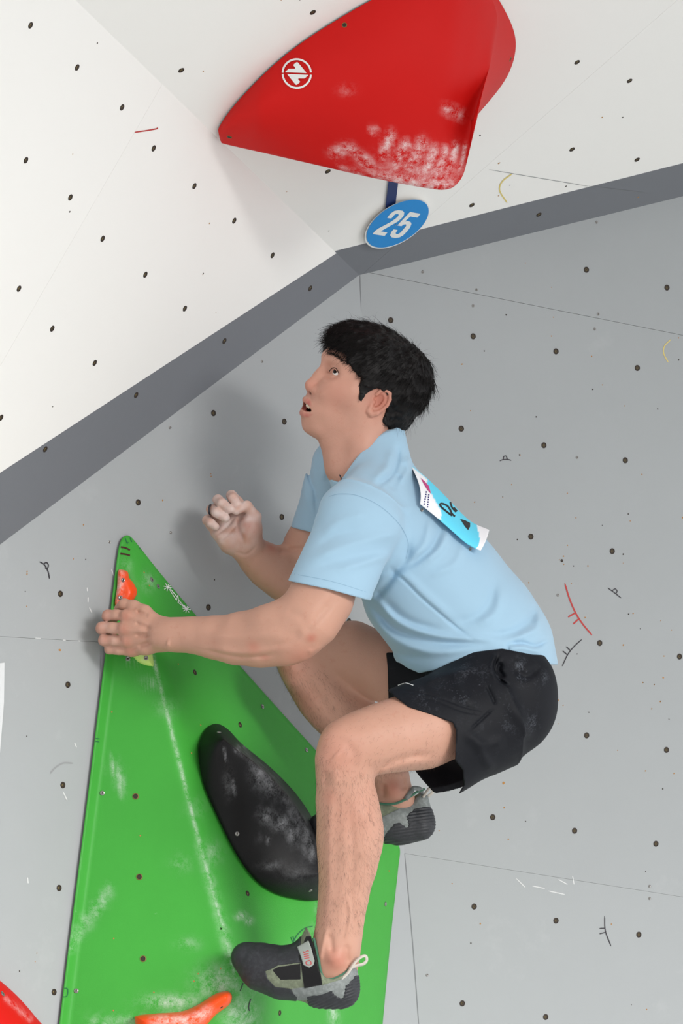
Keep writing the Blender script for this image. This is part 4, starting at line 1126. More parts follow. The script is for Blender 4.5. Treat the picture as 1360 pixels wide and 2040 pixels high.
nos = np.minimum(np.linalg.norm(V - H(105, -38, 6.5), axis=1), np.linalg.norm(V - H(105, -38, -6.5), axis=1)); mixc(np.clip((.0045 - nos) / .001, 0, 1) * .7, (90, 40, 34))
chk = np.clip(1.25 - np.linalg.norm(V - L3(460, 1030, 10.08), axis=1) / .075, 0, 1) * (.45 + .5 * vnoise(V, 90, 3))
chk = np.maximum(chk, .35 * np.clip(1 - np.linalg.norm(V - L3(225, 1255, 9.94), axis=1) / .05, 0, 1) * (.6 + .5 * vnoise(V, 120, 5)))
tipc = np.zeros(len(V))
for c in [(471, 1003, 10.073), (457, 1014, 10.065), (449, 1032, 10.065), (429, 1049, 10.07), (462, 987, 10.1), (435, 996, 10.09)]: tipc = np.maximum(tipc, .7 * blob(L3(*c), .016))
mixc(np.clip(np.maximum(chk, tipc), 0, .8), (228, 216, 214))
t = NT('skin'); v_ = t.coord()
c_ = t.attr('skin_col', 'Color'); n1 = t.noise(40, 4, .6, v_); n2 = t.noise(700, 3, .6, v_); n3 = t.noise(90, 5, .65, v_)
sp = t.ramp(t.noise(75, 5, .7, v_), [(.58, (0, 0, 0)), (.74, (1, 1, 1))])
c_ = t.mix(t.math('MULTIPLY', sp, .24), c_, srgb(176, 100, 80))
c_ = t.mix(t.math('MULTIPLY', n1, .22), c_, t.mix(1.0, c_, (.86, .78, .74, 1), 'MULTIPLY'))
t.col(c_); t.rough(.52); t.set(**{'Specular_IOR_Level': .4, 'Subsurface_Weight': .12, 'Subsurface_Scale': .004}); t.b.inputs['Subsurface Radius'].default_value = (1, .35, .2)
t.bump(t.math('ADD', t.math('MULTIPLY', n2, .4), t.math('MULTIPLY', n3, .6)), .32, .0018)
M['skin'] = t.m
body_o = mesh_obj('body', to_world(V + PO), Q, M['skin'], person, smooth=True)
set_col(body_o, 'skin_col', skin)
SKB = bvh_of(body_o)
SKV, SKQ = V, Q

t = NT('finger_nail'); t.col(srgb(226, 196, 190)); t.rough(.35); M['nail'] = t.m
# ------------------------------------------------------------------ eyes, teeth, brows
t = NT('eye'); 
c_ = t.attr('eye_col', 'Color'); t.col(c_); t.rough(.2); t.set(**{'Specular_IOR_Level': .1}); M['eye'] = t.m
def uv_sphere(r, nu=40, nv=24):
    v = [(r * math.sin(math.pi * j / nv) * math.cos(2 * math.pi * i / nu), r * math.sin(math.pi * j / nv) * math.sin(2 * math.pi * i / nu), r * math.cos(math.pi * j / nv)) for j in range(nv + 1) for i in range(nu)]
    f = [(j * nu + i, (j + 1) * nu + i, (j + 1) * nu + (i + 1) % nu, j * nu + (i + 1) % nu) for j in range(nv) for i in range(nu)]
    return np.array(v), np.array(f)
for s in (1, -1):
    v, f = uv_sphere(.0128, 160, 120)
    g = unit(HF * .86 + HU * .26 + HL * .24)            # gaze: up and ahead
    o = mesh_obj('eye', to_world(v + EYE[s] + PO), f, M['eye'], body_o, smooth=True)
    ang = np.degrees(np.arccos(np.clip((v / .0128) @ g, -1, 1)))
    c = np.tile(np.array(srgb(232, 226, 222)[:3]), (len(v), 1)); c[ang < 31] = srgb(26, 15, 12)[:3]; c[ang < 15] = srgb(8, 6, 6)[:3]
    set_col(o, 'eye_col', c)
M['tooth'] = plain('tooth_enamel', srgb(240, 230, 206), .25)
for i in range(-3, 4):
    l = i * 6.6; f = 99.5 - .026 * l * l
    ppp = [hell(f, -63.5, l, 3.0, 6.4, 3.6, 0)]
    c0 = H(f, -63.5, l); vt, qt = surface(ppp, c0 - .011, c0 + .011, .001); mesh_obj('tooth', to_world(vt + PO), qt, M['tooth'], body_o, smooth=True)

# ------------------------------------------------------------------ hair
def strands(name, roots, dirs, lens, width, mat, parent, bend=None, seg=4, curl=.0, taper=True):
    """thin three-sided tapering hairs; all arrays in local camera metric space"""
    n = len(roots); P = roots.copy(); d = dirs / np.linalg.norm(dirs, axis=1)[:, None]
    rings_ = []
    for j in range(seg + 1):
        rings_.append((P.copy(), d.copy()))
        if bend is not None: d = d + bend
        if curl: d = d + rng.normal(0, curl, d.shape)
        d /= np.linalg.norm(d, axis=1)[:, None]; P = P + d * (lens / seg)[:, None]
    Vs, Fs = [], []
    ref = np.array([.31, .52, .79])
    for j, (P, d) in enumerate(rings_):
        a = np.cross(d, ref); a /= np.linalg.norm(a, axis=1)[:, None]; b = np.cross(d, a)
        w = (width * (1 - .85 * j / seg if taper else 1))
        w = w[:, None] if isinstance(w, np.ndarray) else w
        for k in range(3):
            an = 2 * math.pi * k / 3; Vs.append(P + (a * math.cos(an) + b * math.sin(an)) * w)
    Vs = np.stack(Vs, 1).reshape(-1, 3); S = (seg + 1) * 3
    base_ = np.arange(n)[:, None] * S; fl = []
    for j in range(seg):
        for k in range(3):
            fl.append(base_ + np.array([[j * 3 + k, j * 3 + (k + 1) % 3, (j + 1) * 3 + (k + 1) % 3, (j + 1) * 3 + k]]))
    F_ = np.concatenate(fl)
    o = mesh_obj(name, to_world(Vs + PO), F_, mat, parent, smooth=True); tag(o, kind='stuff'); return o
t = NT('black_hair'); t.col(srgb(17, 14, 14)); t.rough(.5); t.set(**{'Specular_IOR_Level': .22}); t.bump(t.noise(500, 3), .5, .001); M['hair'] = t.m
def fu(px, py, l):
    a = np.linalg.solve(np.column_stack([HF[:2], HU[:2]]), (np.array([px, py]) - np.array([725.0, 783.5])) / 1.002 - l * HL[:2]); return tuple(a)
hl_pts = [fu(714, 794, 66), fu(712, 775, 68), fu(718, 756, 68), fu(704, 742, 60), fu(694, 722, 54)]
hairpoly = [hl_pts[0], hl_pts[1], hl_pts[2], hl_pts[3], hl_pts[4], (88, 56), (94, 62), (150, 75), (150, 180), (-180, 180), (-180, -40), (-100, -52), fu(783, 858, 20), fu(766, 848, 45), fu(757, 836, 62), fu(768, 820, 70), fu(775, 800, 74), fu(768, 782, 76), fu(748, 776, 76), fu(732, 782, 72), fu(722, 792, 70)]
hps = poly_sdf(hairpoly)
def hair_cut(P):
    q = hcoord(P); return (hps(q[..., 0], q[..., 1]) * mm * .9).astype(P.dtype)
hair = [hell(-8, 50, 0, 112, 82, 81, .02), hell(40, 92, 4, 66, 38, 64, .03), hell(-56, 30, 0, 62, 80, 74, .03), hell(-62, -20, 0, 42, 46, 58, .03), hell(20, 40, 0, 60, 60, 82, .02), hell(80, 82, -6, 22, 24, 52, .02)]
skin_off = Prim(lambda P: evaluate(HEADCORE + neck, P) - .0040, .008, 'u')
hair += [skin_off, custom(hair_cut, .004, 'i')]
def hair_disp(P, D):
    q = hcoord(P) * .001
    near = np.abs(D) < .02
    n = np.zeros_like(D)
    if near.any():
        qq = q[near] * np.array([1, 1, 1.0]); n[near] = .0036 * vnoise(qq, 70, 1) + .0022 * vnoise(qq * np.array([1, 1, 2.2]), 160, 2)
    return D + n
hair += [Prim(hair_disp, 0, 'f')]
hb_o, HV = sdf_obj('hair', hair, (570, 600, 9.84), (890, 900, 10.16), .0024, M['hair'], person, 1)
hv = HV - PO; q = hcoord(hv)
nrm = np.zeros((len(hb_o.data.vertices), 3)); hb_o.data.vertices.foreach_get('normal', nrm.ravel()) if False else None
nr = np.array([v.normal[:] for v in hb_o.data.vertices]) @ M3          # world -> camera frame
crown = H(-70, 112, 0)
ok_ = np.where(~((q[:, 1] < 36) & (q[:, 0] > -32) & (q[:, 0] < 45)))[0]; sel = rng.choice(ok_, 11000)
flow = hv[sel] - crown; flow += HU * -.03
flow -= nr[sel] * (flow * nr[sel]).sum(1)[:, None]; flow /= np.linalg.norm(flow, axis=1)[:, None] + 1e-9
front = np.clip((q[sel, 0] - 20) / 60, 0, 1)
flow = flow + HF * .5 * front[:, None]
ln = rng.uniform(.016, .040, len(sel)) * np.where(q[sel, 1] < 30, .30, np.where((q[sel, 1] < 62) & (q[sel, 0] > -40), .45, 1))
dr_ = flow + nr[sel] * rng.uniform(-.04, .16, len(sel))[:, None] + rng.normal(0, .10, (len(sel), 3))
strands('hair_strands', hv[sel] - nr[sel] * .0015, dr_, ln, .00055, M['hair'], hb_o, bend=-HU * .10, seg=6, curl=.07)
# flyaway and fringe hairs
top = np.where((q[:, 1] > 70) | (q[:, 0] < -60))[0]; s2 = rng.choice(top, 650)
fl2 = hv[s2] - crown; fl2 /= np.linalg.norm(fl2, axis=1)[:, None]
strands('flyaway_hairs', hv[s2], fl2 * .6 + nr[s2] * rng.uniform(.05, .5, len(s2))[:, None] + rng.normal(0, .3, (len(s2), 3)), rng.uniform(.012, .034, len(s2)), .0002, M['hair'], hb_o, bend=-HU * .16, seg=6, curl=.18)
fr = np.where((q[:, 0] > 62) & (q[:, 1] > 50))[0]; s3 = rng.choice(fr, 900)
strands('fringe', hv[s3] - nr[s3] * .002, HF * .30 - HU * .80 + nr[s3] * .15 + rng.normal(0, .20, (len(s3), 3)), rng.uniform(.010, .028, len(s3)), .0005, M['hair'], hb_o, bend=-HU * .10 + HF * .01, seg=6, curl=.12)
# sideburn and nape fuzz
sb = np.array([H(*(np.array([*fu(715 + a * 14, 782 + b * 16, 66)]).tolist() + [69])) for a, b in rng.uniform(0, 1, (160, 2)) - [.15, .3]])
strands('sideburn', sb, np.tile(-HU * .9 + HF * -.1 + HL * .1, (len(sb), 1)) + rng.normal(0, .15, (len(sb), 3)), rng.uniform(.006, .014, len(sb)), .0003, M['hair'], hb_o, seg=3)
for s in (1, -1):       # brows
    tt = rng.uniform(0, 1, 260); fl = 102 - 15 * tt; ub = 47 + 5 * np.sin(tt * 2.4) - 4 * tt; lb = 9 + 42 * tt
    rr = []
    for f_, u_, l_ in zip(fl, ub + rng.normal(0, 2.0, 260) * (1 - .4 * tt), lb):
        p = H(f_ + 16, u_, s * l_); w0 = Vector(to_world(p + PO)); d0 = Vector(M3 @ (-(HF * .9 - HL * 0 + HL * s * .25)))
        r = SKB.ray_cast(w0, d0.normalized()); rr.append(to_cam(np.array(r[0])) - PO if r[0] is not None else H(f_, u_, s * l_))
    rr = np.array(rr)
    strands('eyebrow', rr, np.tile(HL * s * .8 - HF * .25 + HU * .12, (260, 1)) + rng.normal(0, .2, (260, 3)), rng.uniform(.005, .010, 260), .00032, M['hair'], body_o, seg=3)
lid = catmull([(655.5, 741), (658.5, 736.5), (663, 733), (668, 733.5), (672, 737.5), (675.5, 745)], 6)
EYB = bvh_of(body_o, *[o for o in body_o.children if o.name.startswith('eye') and not o.name.startswith('eyebrow')])
lr = np.array([to_cam(np.array(hit(EYB, x, y, .0006)[0])) - PO for x, y in lid])
far_lr = hcoord(lr); far_lr[:, 2] *= -1; far_lr = HO + far_lr @ HR.T / 1000.0
def tube_line(name, C, r, mat, parent):
    k = len(C); T = np.gradient(C, axis=0); T /= np.linalg.norm(T, axis=1)[:, None] + 1e-12
    a = np.cross(T, np.array([.3, .5, .8])); a /= np.linalg.norm(a, axis=1)[:, None]; b = np.cross(T, a); m = 6
    q_ = np.arange(m) * 2 * np.pi / m
    Vw = (C[:, None] + r * (a[:, None] * np.cos(q_)[None, :, None] + b[:, None] * np.sin(q_)[None, :, None])).reshape(-1, 3)
    return mesh_obj(name, to_world(Vw + PO), [(i * m + j, i * m + (j + 1) % m, (i + 1) * m + (j + 1) % m, (i + 1) * m + j) for i in range(k - 1) for j in range(m)], mat, parent, smooth=True)
for s, C in ((1, lr), (-1, far_lr)):
    tube_line('lash_line', C, .0006, M['hair'], body_o)
    n_ = len(C); tl = np.linspace(0, 1, n_)
    strands('eyelashes', C, np.tile(HF * .8 + HU * .3, (n_, 1)) + HL * s * (tl[:, None] - .2) * .9, .0008 + .003 * tl, .0002, M['hair'], body_o, bend=HU * .12, seg=3)

# ------------------------------------------------------------------ leg and arm hair
t = NT('body_hair'); t.col(srgb(52, 38, 32)); t.rough(.6); M['bhair'] = t.m
nrs = np.array([v.normal[:] for v in body_o.data.vertices]) @ M3
def body_hairs(name, poly, zr, n, lo_, hi_, w, down):
    ins = poly_sdf(poly)(sx, sy) < 0; ins &= (V[:, 2] + PO[2] > zr[0]) & (V[:, 2] + PO[2] < zr[1])
    ids = np.where(ins)[0]; s = rng.choice(ids, n)
    d = np.array(down) + nrs[s] * .35 + rng.normal(0, .35, (n, 3))
    return strands(name, V[s] - nrs[s] * .0003, d, rng.uniform(lo_, hi_, n), w, M['bhair'], body_o, bend=np.array([0, .12, 0.]), seg=3, curl=.08)
body_hairs('leg_hair', [(630, 1500), (740, 1545), (765, 1650), (750, 1720), (715, 1860), (622, 1860)], (9.5, 9.95), 3800, .006, .015, .00011, (.1, .9, 0))
body_hairs('leg_hair', [(770, 1380), (910, 1440), (905, 1530), (740, 1545), (650, 1530), (640, 1460)], (9.5, 9.95), 1500, .005, .012, .00011, (-.6, .6, 0))
body_hairs('leg_hair', [(545, 1300), (640, 1330), (740, 1420), (800, 1540), (740, 1560), (640, 1460), (560, 1370)], (10.0, 10.4), 2200, .006, .014, .00011, (.5, .8, 0))
# ------------------------------------------------------------------ clothes
def group(prims, k=.01, mode='u'): return Prim(lambda P: evaluate(prims, P), k, mode)
def fabric(name, c, weave=1600, rough=.8, sheen=.25, var=.04):
    t = NT(name); v = t.coord(); n1 = t.noise(9, 3, .5, v); wv = t.noise(weave, 2, .5, v)
    t.col(t.mix(n1, tuple(x * (1 - var * 2) for x in c[:3]) + (1,), c)); t.rough(rough); t.set(**{'Specular_IOR_Level': .2, 'Sheen_Weight': sheen}); t.bump(wv, .25, .0006)
    return t.m
M['shirt'] = fabric('light_blue_jersey', srgb(162, 196, 219))
# torso axes
TW = unit((270, 460, 0)); fr0 = np.array([-TW[1], TW[0], 0]); ya = math.radians(11)
TF = fr0 * math.cos(ya) + np.array([0, 0, 1.]) * math.sin(ya)          # chest direction
TL = -np.array([0, 0, 1.]) * math.cos(ya) + fr0 * math.sin(ya)         # towards the camera
ts = np.array([-8, 30, 60, 105, 180, 230, 270, 330, 380, 435, 480, 515, 570]) * mm
bk = np.array([50, 52, 54, 62, 77, 95, 106, 115, 125, 128, 125, 113, 92.]); ft = -np.array([40, 70, 95, 122, 148, 163, 171, 172, 169, 160, 148, 140, 130.])
ryl = np.array([50, 90, 125, 160, 172, 172, 168, 162, 160, 164, 168, 166, 160.]) * mm
torso = tube(L3(745, 905, 10.0), TW, -TF, TL, ts, (bk + ft) / 2 * mm, np.zeros(13), (bk - ft) / 2 * mm, ryl, .03, ex=2.25)
hemcut = px_cut([(560, 1330), (795, 1320), (812, 1331), (835, 1341), (868, 1335), (900, 1319), (930, 1308), (962, 1301), (1003, 1302), (1016, 1313), (1060, 1317), (1080, 1323), (1140, 1326), (1140, 1750), (560, 1750)], .003)
def sleeve(a, b, ra, rb, ry0, ry1, cut, ext=.05, k=.028):
    A, B_ = L3(*a), L3(*b); W = unit(B_ - A); ln = np.linalg.norm(B_ - A); X = unit(np.cross(W, (0, 0, 1.))); Y = np.cross(W, X)
    tt = [-.02, 0, ln * .5, ln, ln + ext]
    mk = lambda e: tube(A, W, X, Y, tt, [0] * 5, [0] * 5, (np.array([ra * .8, ra, (ra + rb) / 2, rb, rb * 1.02]) - e) * mm, (np.array([ry0 * .8, ry0, (ry0 + ry1) / 2, ry1, ry1]) - e) * mm, 0, cap=False)
    inner = tube(A, W, X, Y, [ln - .028, ln, ln + ext + .02], [0] * 3, [0] * 3, (np.array([rb - 9] * 3)) * mm, (np.array([ry1 - 9.0] * 3)) * mm, 0, cap=False)
    return group([mk(0), px_cut(cut, .002), Prim(inner.fn, .002, 's')], k)
near_sl = sleeve((728, 1010, 9.84), (656, 1178, 9.778), 76, 82, 70, 74, [(540, 1149), (578, 1158), (655, 1174), (737, 1197), (790, 1212), (790, 1330), (540, 1330)])
far_sl = sleeve((676, 915, 10.12), (640, 1056, 10.15), 50, 61, 54, 56, [(540, 1041), (578, 1050), (606, 1057), (640, 1066), (730, 1092), (730, 1200), (540, 1200)])
shirt = [torso, hemcut, near_sl, far_sl]
shirt += [group(chain([(768, 905, 9.965, 40), (735, 985, 9.88, 50), (722, 1010, 9.85, 60)], .02), .035)]
shirt += [group(chain([(730, 915, 10.05, 42), (680, 920, 10.11, 44)], .02), .03)]
collar = group(chain([(770, 862, 9.99, 30), (752, 900, 9.99, 44)], .03) + chain([(744, 880, 9.985, 50), (722, 935, 9.98, 62), (735, 985, 9.98, 66)], .03)
    + [px_cut([(791, 857), (765, 869), (738, 886), (716, 915), (694, 943), (676, 961), (600, 930), (600, 760), (800, 760)], .003)], .03)
shirt += [collar]
shirt += [Prim(p.fn, .003, 's') for p in chain([(690, 790, 9.985, 62), (704, 868, 9.985, 59), (706, 915, 9.985, 57), (700, 945, 9.98, 40)], 0)]
Z4 = lambda x, y: (540 + x * .42647, 840 + y * .42647)
shirt += [folds([
    ([Z4(560, 695), Z4(620, 740), Z4(700, 820), Z4(850, 950), Z4(945, 1018)], 3.2, -3.0), ([Z4(580, 690), Z4(650, 740), Z4(730, 820), Z4(880, 945)], 10, 3.0),
    ([Z4(645, 560), Z4(630, 640), Z4(590, 690), Z4(550, 700)], 9, -6), ([Z4(590, 690), Z4(540, 760), Z4(480, 830)], 8, -6),
    ([Z4(800, 490), Z4(750, 590), Z4(690, 640), Z4(620, 690)], 7, -4.5), ([Z4(830, 500), Z4(790, 590), Z4(700, 670)], 8, 4), ([Z4(745, 440), Z4(720, 560), Z4(660, 640)], 8, 3.5),
    ([Z4(900, 560), Z4(860, 660), Z4(740, 720)], 9, 3), ([Z4(1040, 740), Z4(1020, 850), Z4(940, 920), Z4(830, 940)], 10, -3.5), ([Z4(1075, 770), Z4(1050, 890), Z4(960, 950)], 10, 3.5),
    ([Z4(1225, 850), Z4(1205, 930), Z4(1120, 985), Z4(1000, 1000)], 9, -4.5), ([Z4(1255, 900), Z4(1235, 970), Z4(1130, 1015)], 8, 4),
    ([Z4(1100, 1040), Z4(1170, 1035), Z4(1230, 1048), Z4(1290, 1020)], 5, -5), ([Z4(1110, 1060), Z4(1180, 1055), Z4(1260, 1075)], 6, 3.5), ([Z4(1105, 1035), Z4(1105, 1095)], 3, -3),
    ([Z4(480, 820), Z4(600, 940), Z4(800, 1005), Z4(1050, 1018)], 8, 4.5), ([Z4(460, 850), Z4(590, 975), Z4(780, 1030), Z4(1000, 1035)], 7, -4.5), ([Z4(440, 870), Z4(560, 1010), Z4(740, 1075), Z4(960, 1060)], 9, 4.5), ([Z4(450, 940), Z4(570, 1070), Z4(720, 1110)], 9, -4), ([Z4(520, 830), Z4(640, 930), Z4(800, 975)], 8, -3),
    ([Z4(240, 520), Z4(330, 460), Z4(450, 430)], 10, 2.5), ([Z4(170, 650), Z4(320, 590), Z4(500, 540), Z4(600, 520)], 11, 4), ([Z4(200, 690), Z4(350, 640), Z4(520, 600)], 9, -1.8), ([Z4(300, 700), Z4(430, 660), Z4(560, 620)], 9, 3.5), ([Z4(220, 580), Z4(310, 530), Z4(420, 500)], 9, -2),
    ([Z4(592, 110), Z4(588, 180), Z4(560, 250), Z4(490, 300)], 6, -4.5), ([Z4(560, 130), Z4(540, 210), Z4(470, 280)], 9, 4), ([Z4(625, 160), Z4(640, 220), Z4(600, 290)], 8, 4), ([Z4(600, 240), Z4(560, 320)], 8, -2.5),
    ([Z4(190, 150), Z4(180, 250), Z4(205, 330), Z4(215, 440)], 5, -4), ([Z4(250, 130), Z4(240, 280)], 8, 4), ([Z4(160, 200), Z4(150, 300), Z4(180, 420)], 8, 3)], 10.3)]
shirt_o, SV = sdf_obj('t_shirt', shirt, (560, 840, 9.66), (1130, 1350, 10.30), .0023, M['shirt'], person, 2)
SHB = bvh_of(shirt_o)
for name, pts in (('sleeve_hem_stitch', [Z4(108, 712), Z4(280, 746), Z4(465, 803)]), ('shoulder_seam', [Z4(270, 350), Z4(320, 338), Z4(400, 345), Z4(500, 390), Z4(590, 470), Z4(638, 560), Z4(630, 640)])):
    M['stitch'] = plain('pale_stitch', srgb(138, 174, 200), .8)
    decal(name, SHB, [pts], 1.1, M['stitch'], shirt_o, .0003)

# race bib pinned to the back
t = NT('bib_paper'); t.col(t.attr('bib_col', 'Color')); t.rough(.55); t.bump(t.noise(60, 3), .1, .001); M['bib'] = t.m
near_e = catmull([(836, 1004), (868, 1030), (900, 1058), (925, 1080), (943, 1091), (957, 1097)], 10)
horiz = catmull([(816, 925), (848, 951), (890, 992), (920, 1024), (942, 1042), (974, 1056)], 10)
mid_e = catmull([(835, 968), (858, 990), (896, 1026), (924, 1052), (946, 1068), (967, 1078)], 10)
nb_ = len(near_e); rows = []
for i in range(nb_):
    a, m_, b = near_e[i], mid_e[i], horiz[i]
    za = 9.868 + .010 * i / nb_; r = []
    for w in np.linspace(0, 1, 15):
        p = a * (1 - w) * (1 - w) * 1 + 2 * w * (1 - w) * (2 * m_ - .5 * a - .5 * b) + b * w * w
        r.append(cpt(p[0], p[1], za + .085 * w * w + .012 * w))
    for w in np.linspace(.15, 1, 6):      # over the spine, out of sight from here
        p = b - np.array([9, -4]) * w * w; r.append(cpt(p[0], p[1], za + .12 + .09 * w))
    rows.append(r)
rows = np.array(rows); nc = rows.shape[1]
BV = rows.reshape(-1, 3); BF = [(i * nc + j, i * nc + j + 1, (i + 1) * nc + j + 1, (i + 1) * nc + j) for i in range(nb_ - 1) for j in range(nc - 1)]
bib = mesh_obj('race_bib', to_world(BV), BF, M['bib'], person, smooth=True)
bcol = np.zeros((nb_, nc, 3)); s_ = np.linspace(0, 1, nb_)[:, None]; w_ = (np.arange(nc) / 14.0)[None]
cy = np.array(srgb(96, 214, 244)[:3]); wh = np.array(srgb(246, 246, 250)[:3])
bcol[:] = cy; bcol[np.broadcast_to((s_ < .24 + .05 * np.sin(w_ * 6)) & (w_ < .95), (nb_, nc))] = wh; bcol[np.broadcast_to(s_ > .87 + .02 * np.sin(w_ * 5), (nb_, nc))] = wh
set_col(bib, 'bib_col', bcol.reshape(-1, 3))
mod = bib.modifiers.new('thick', 'SOLIDIFY'); mod.thickness = .0004
BIB = bvh_of(bib)
ZB = lambda x, y: (780 + x * .16176, 900 + y * .16176)
M['bibblack'] = plain('bib_black_print', srgb(28, 28, 30), .6); M['bibpink'] = plain('bib_magenta_print', srgb(196, 62, 130), .6); M['bibnavy'] = plain('bib_navy_print', srgb(40, 36, 110), .6)
decal('printed_digit', BIB, [[ZB(740, 790), ZB(680, 745), ZB(610, 685), ZB(592, 650), ZB(622, 642), ZB(680, 668), ZB(715, 715), ZB(738, 765), ZB(775, 800)]], 3.6, M['bibblack'], bib, .0009)
decal('printed_digit', BIB, [[ZB(690, 570), ZB(720, 630), ZB(740, 690), ZB(790, 745)], [ZB(760, 690), ZB(800, 735)]], 3.4, M['bibblack'], bib, .0009)
decal_poly('printed_digit', BIB, [[ZB(838, 828), ZB(905, 850), ZB(962, 880), ZB(962, 925), ZB(938, 968), ZB(900, 925)]], M['bibblack'], bib, .0009)
decal_poly('printed_tag', BIB, [[ZB(352, 325), ZB(400, 365), ZB(455, 425), ZB(480, 520), ZB(430, 465), ZB(385, 390)]], M['bibpink'], bib, .0009)
for x0, y0, x1, y1 in [(425, 490, 395, 665), (455, 525, 437, 700)]:
    for k in range(6):
        a, b = k / 6, (k + .62) / 6
        decal('printed_text', BIB, [[ZB(x0 + (x1 - x0) * a, y0 + (y1 - y0) * a), ZB(x0 + (x1 - x0) * b, y0 + (y1 - y0) * b)]], 2.6, M['bibnavy'], bib, .0009, 4)
def wire(name, pts, r, mat, parent, closed=False, n=6):
    """tube through camera metric points"""
    C = catmull([np.array(p) for p in pts], n, closed); k = len(C); T = np.gradient(C, axis=0); T /= np.linalg.norm(T, axis=1)[:, None] + 1e-12
    a = np.cross(T, np.array([.3, .5, .8])); a /= np.linalg.norm(a, axis=1)[:, None]; b = np.cross(T, a); m = 8
    Vw = np.concatenate([C[:, None] + r * (a[:, None] * np.cos(q)[None, :, None] + b[:, None] * np.sin(q)[None, :, None]) for q in [np.arange(m) * 2 * np.pi / m]]).reshape(-1, 3)
    Fw = [(i * m + j, i * m + (j + 1) % m, ((i + 1) % k) * m + (j + 1) % m, ((i + 1) % k) * m + j) for i in range(k if closed else k - 1) for j in range(m)]
    return mesh_obj(name, to_world(Vw), Fw, mat, parent, smooth=True)
for (x0, y0), (x1, y1) in [(ZB(372, 718), ZB(405, 672)), (ZB(968, 1196), ZB(1020, 1090))]:
    P0, n0 = hit(SHB, x0, y0, .001); z0 = to_cam(np.array(P0))[2] - .003
    wire('safety_pin', [cpt(x0, y0, z0), cpt((x0 + x1) / 2, (y0 + y1) / 2, z0 - .004), cpt(x1, y1, z0 - .002)], .0006, M['steel'], bib)
    wire('pin_head', [cpt(x0 - 2, y0, z0), cpt(x0, y0 + 2.4, z0 - .001), cpt(x0 + 2, y0, z0), cpt(x0, y0 - 2.4, z0 - .001)], .0014, M['steel'], bib, True)

# ------------------------------------------------------------------ shorts
t = NT('black_shorts'); v = t.coord()
sm = t.ramp(t.math('ADD', t.math('MULTIPLY', t.noise(30, 6, .7, v), .6), t.math('MULTIPLY', t.noise(260, 3, .6, v), .4)), [(.52, (0, 0, 0)), (.70, (1, 1, 1))])
t.col(t.mix(t.math('MULTIPLY', t.math('MULTIPLY', sm, t.attr('chalk')), .55), srgb(17, 19, 25), srgb(140, 146, 158))); t.rough(.62); t.set(**{'Specular_IOR_Level': .2}); t.bump(t.noise(900, 2, .5, v), .2, .0005); M['shorts'] = t.m
def leg_tube(a, b, r0, r1, y0, y1, ext, c0=0, c1=0):
    A, B_ = L3(*a), L3(*b); W = unit(B_ - A); ln = np.linalg.norm(B_ - A); X = unit(np.array([-W[1], W[0], 0])); X = X if X[1] > 0 else -X; Y = np.cross(W, X)
    tt = [.04, ln * .5, ln, ln + ext]
    out = tube(A, W, X, Y, tt, np.array([c0, (c0 + c1) / 2, c1, c1]) * mm, [0] * 4, np.array([r0, (r0 + r1) / 2, r1, r1]) * mm, np.array([y0, (y0 + y1) / 2, y1, y1]) * mm, 0, cap=False)
    inn = tube(A, W, X, Y, [ln * .3, ln, ln + ext + .02], np.array([c0 + (c1 - c0) * .3, c1, c1]) * mm, [0] * 3, np.array([r0 + (r1 - r0) * .3 - 18, r1 - 9, r1 - 9]) * mm, np.array([y0 + (y1 - y0) * .3 - 18, y1 - 9, y1 - 9.]) * mm, 0, cap=False)
    return out, inn
nz = lambda P: (P[..., 2] + PO[2] - 9.85)
fz = lambda P: -(P[..., 2] + PO[2] - 9.78)
cut_near = px_cut([(740, 1350), (772, 1377), (814, 1409), (860, 1424), (902, 1440), (908, 1456), (906, 1514), (921, 1533), (924, 1562), (914, 1580), (896, 1612), (880, 1720), (500, 1720), (500, 1350)], .002, 's', nz)
cut_far = px_cut([(740, 1350), (772, 1377), (786, 1420), (804, 1490), (818, 1524), (838, 1550), (862, 1577), (886, 1594), (880, 1720), (500, 1720), (500, 1350)], .002, 's', fz)
nl, ni = leg_tube((1010, 1402, 9.89), (822, 1484, 9.795), 104, 123, 100, 92, .10, 0, 5)
near_leg = group([nl, Prim(ni.fn, .002, 's'), cut_near, cut_far], .055)
fl_, fi = leg_tube((1000, 1385, 10.09), (772, 1330, 10.125), 88, 72, 88, 74, .08)
far_leg = group([fl_, Prim(fi.fn, .002, 's'), px_cut([(600, 1200), (758, 1240), (766, 1275), (772, 1330), (774, 1410), (774, 1500), (600, 1500)], .002)], .03)
shorts = []
for z in (9.915, 10.085): shorts += chain([(985, 1330, z, 86), (1003, 1370, z, 96), (1004, 1405, z, 96), (965, 1440, z, 92)], .03)
shorts += chain([(985, 1330, 10.0, 92), (1002, 1372, 10.0, 98), (1000, 1400, 10.0, 98)], .03)
shorts += chain([(900, 1352, 9.93, 52), (985, 1345, 9.95, 80)], .03) + chain([(890, 1352, 10.06, 60), (985, 1345, 10.05, 80)], .03)
shorts += [near_leg, far_leg, px_cut([(600, 1200), (790, 1200), (1160, 1240), (1160, 1308), (1060, 1304), (1000, 1292), (900, 1304), (800, 1300), (700, 1300)], .003)]
Z5 = lambda x, y: (540 + x * .42647, 1220 + y * .42647)
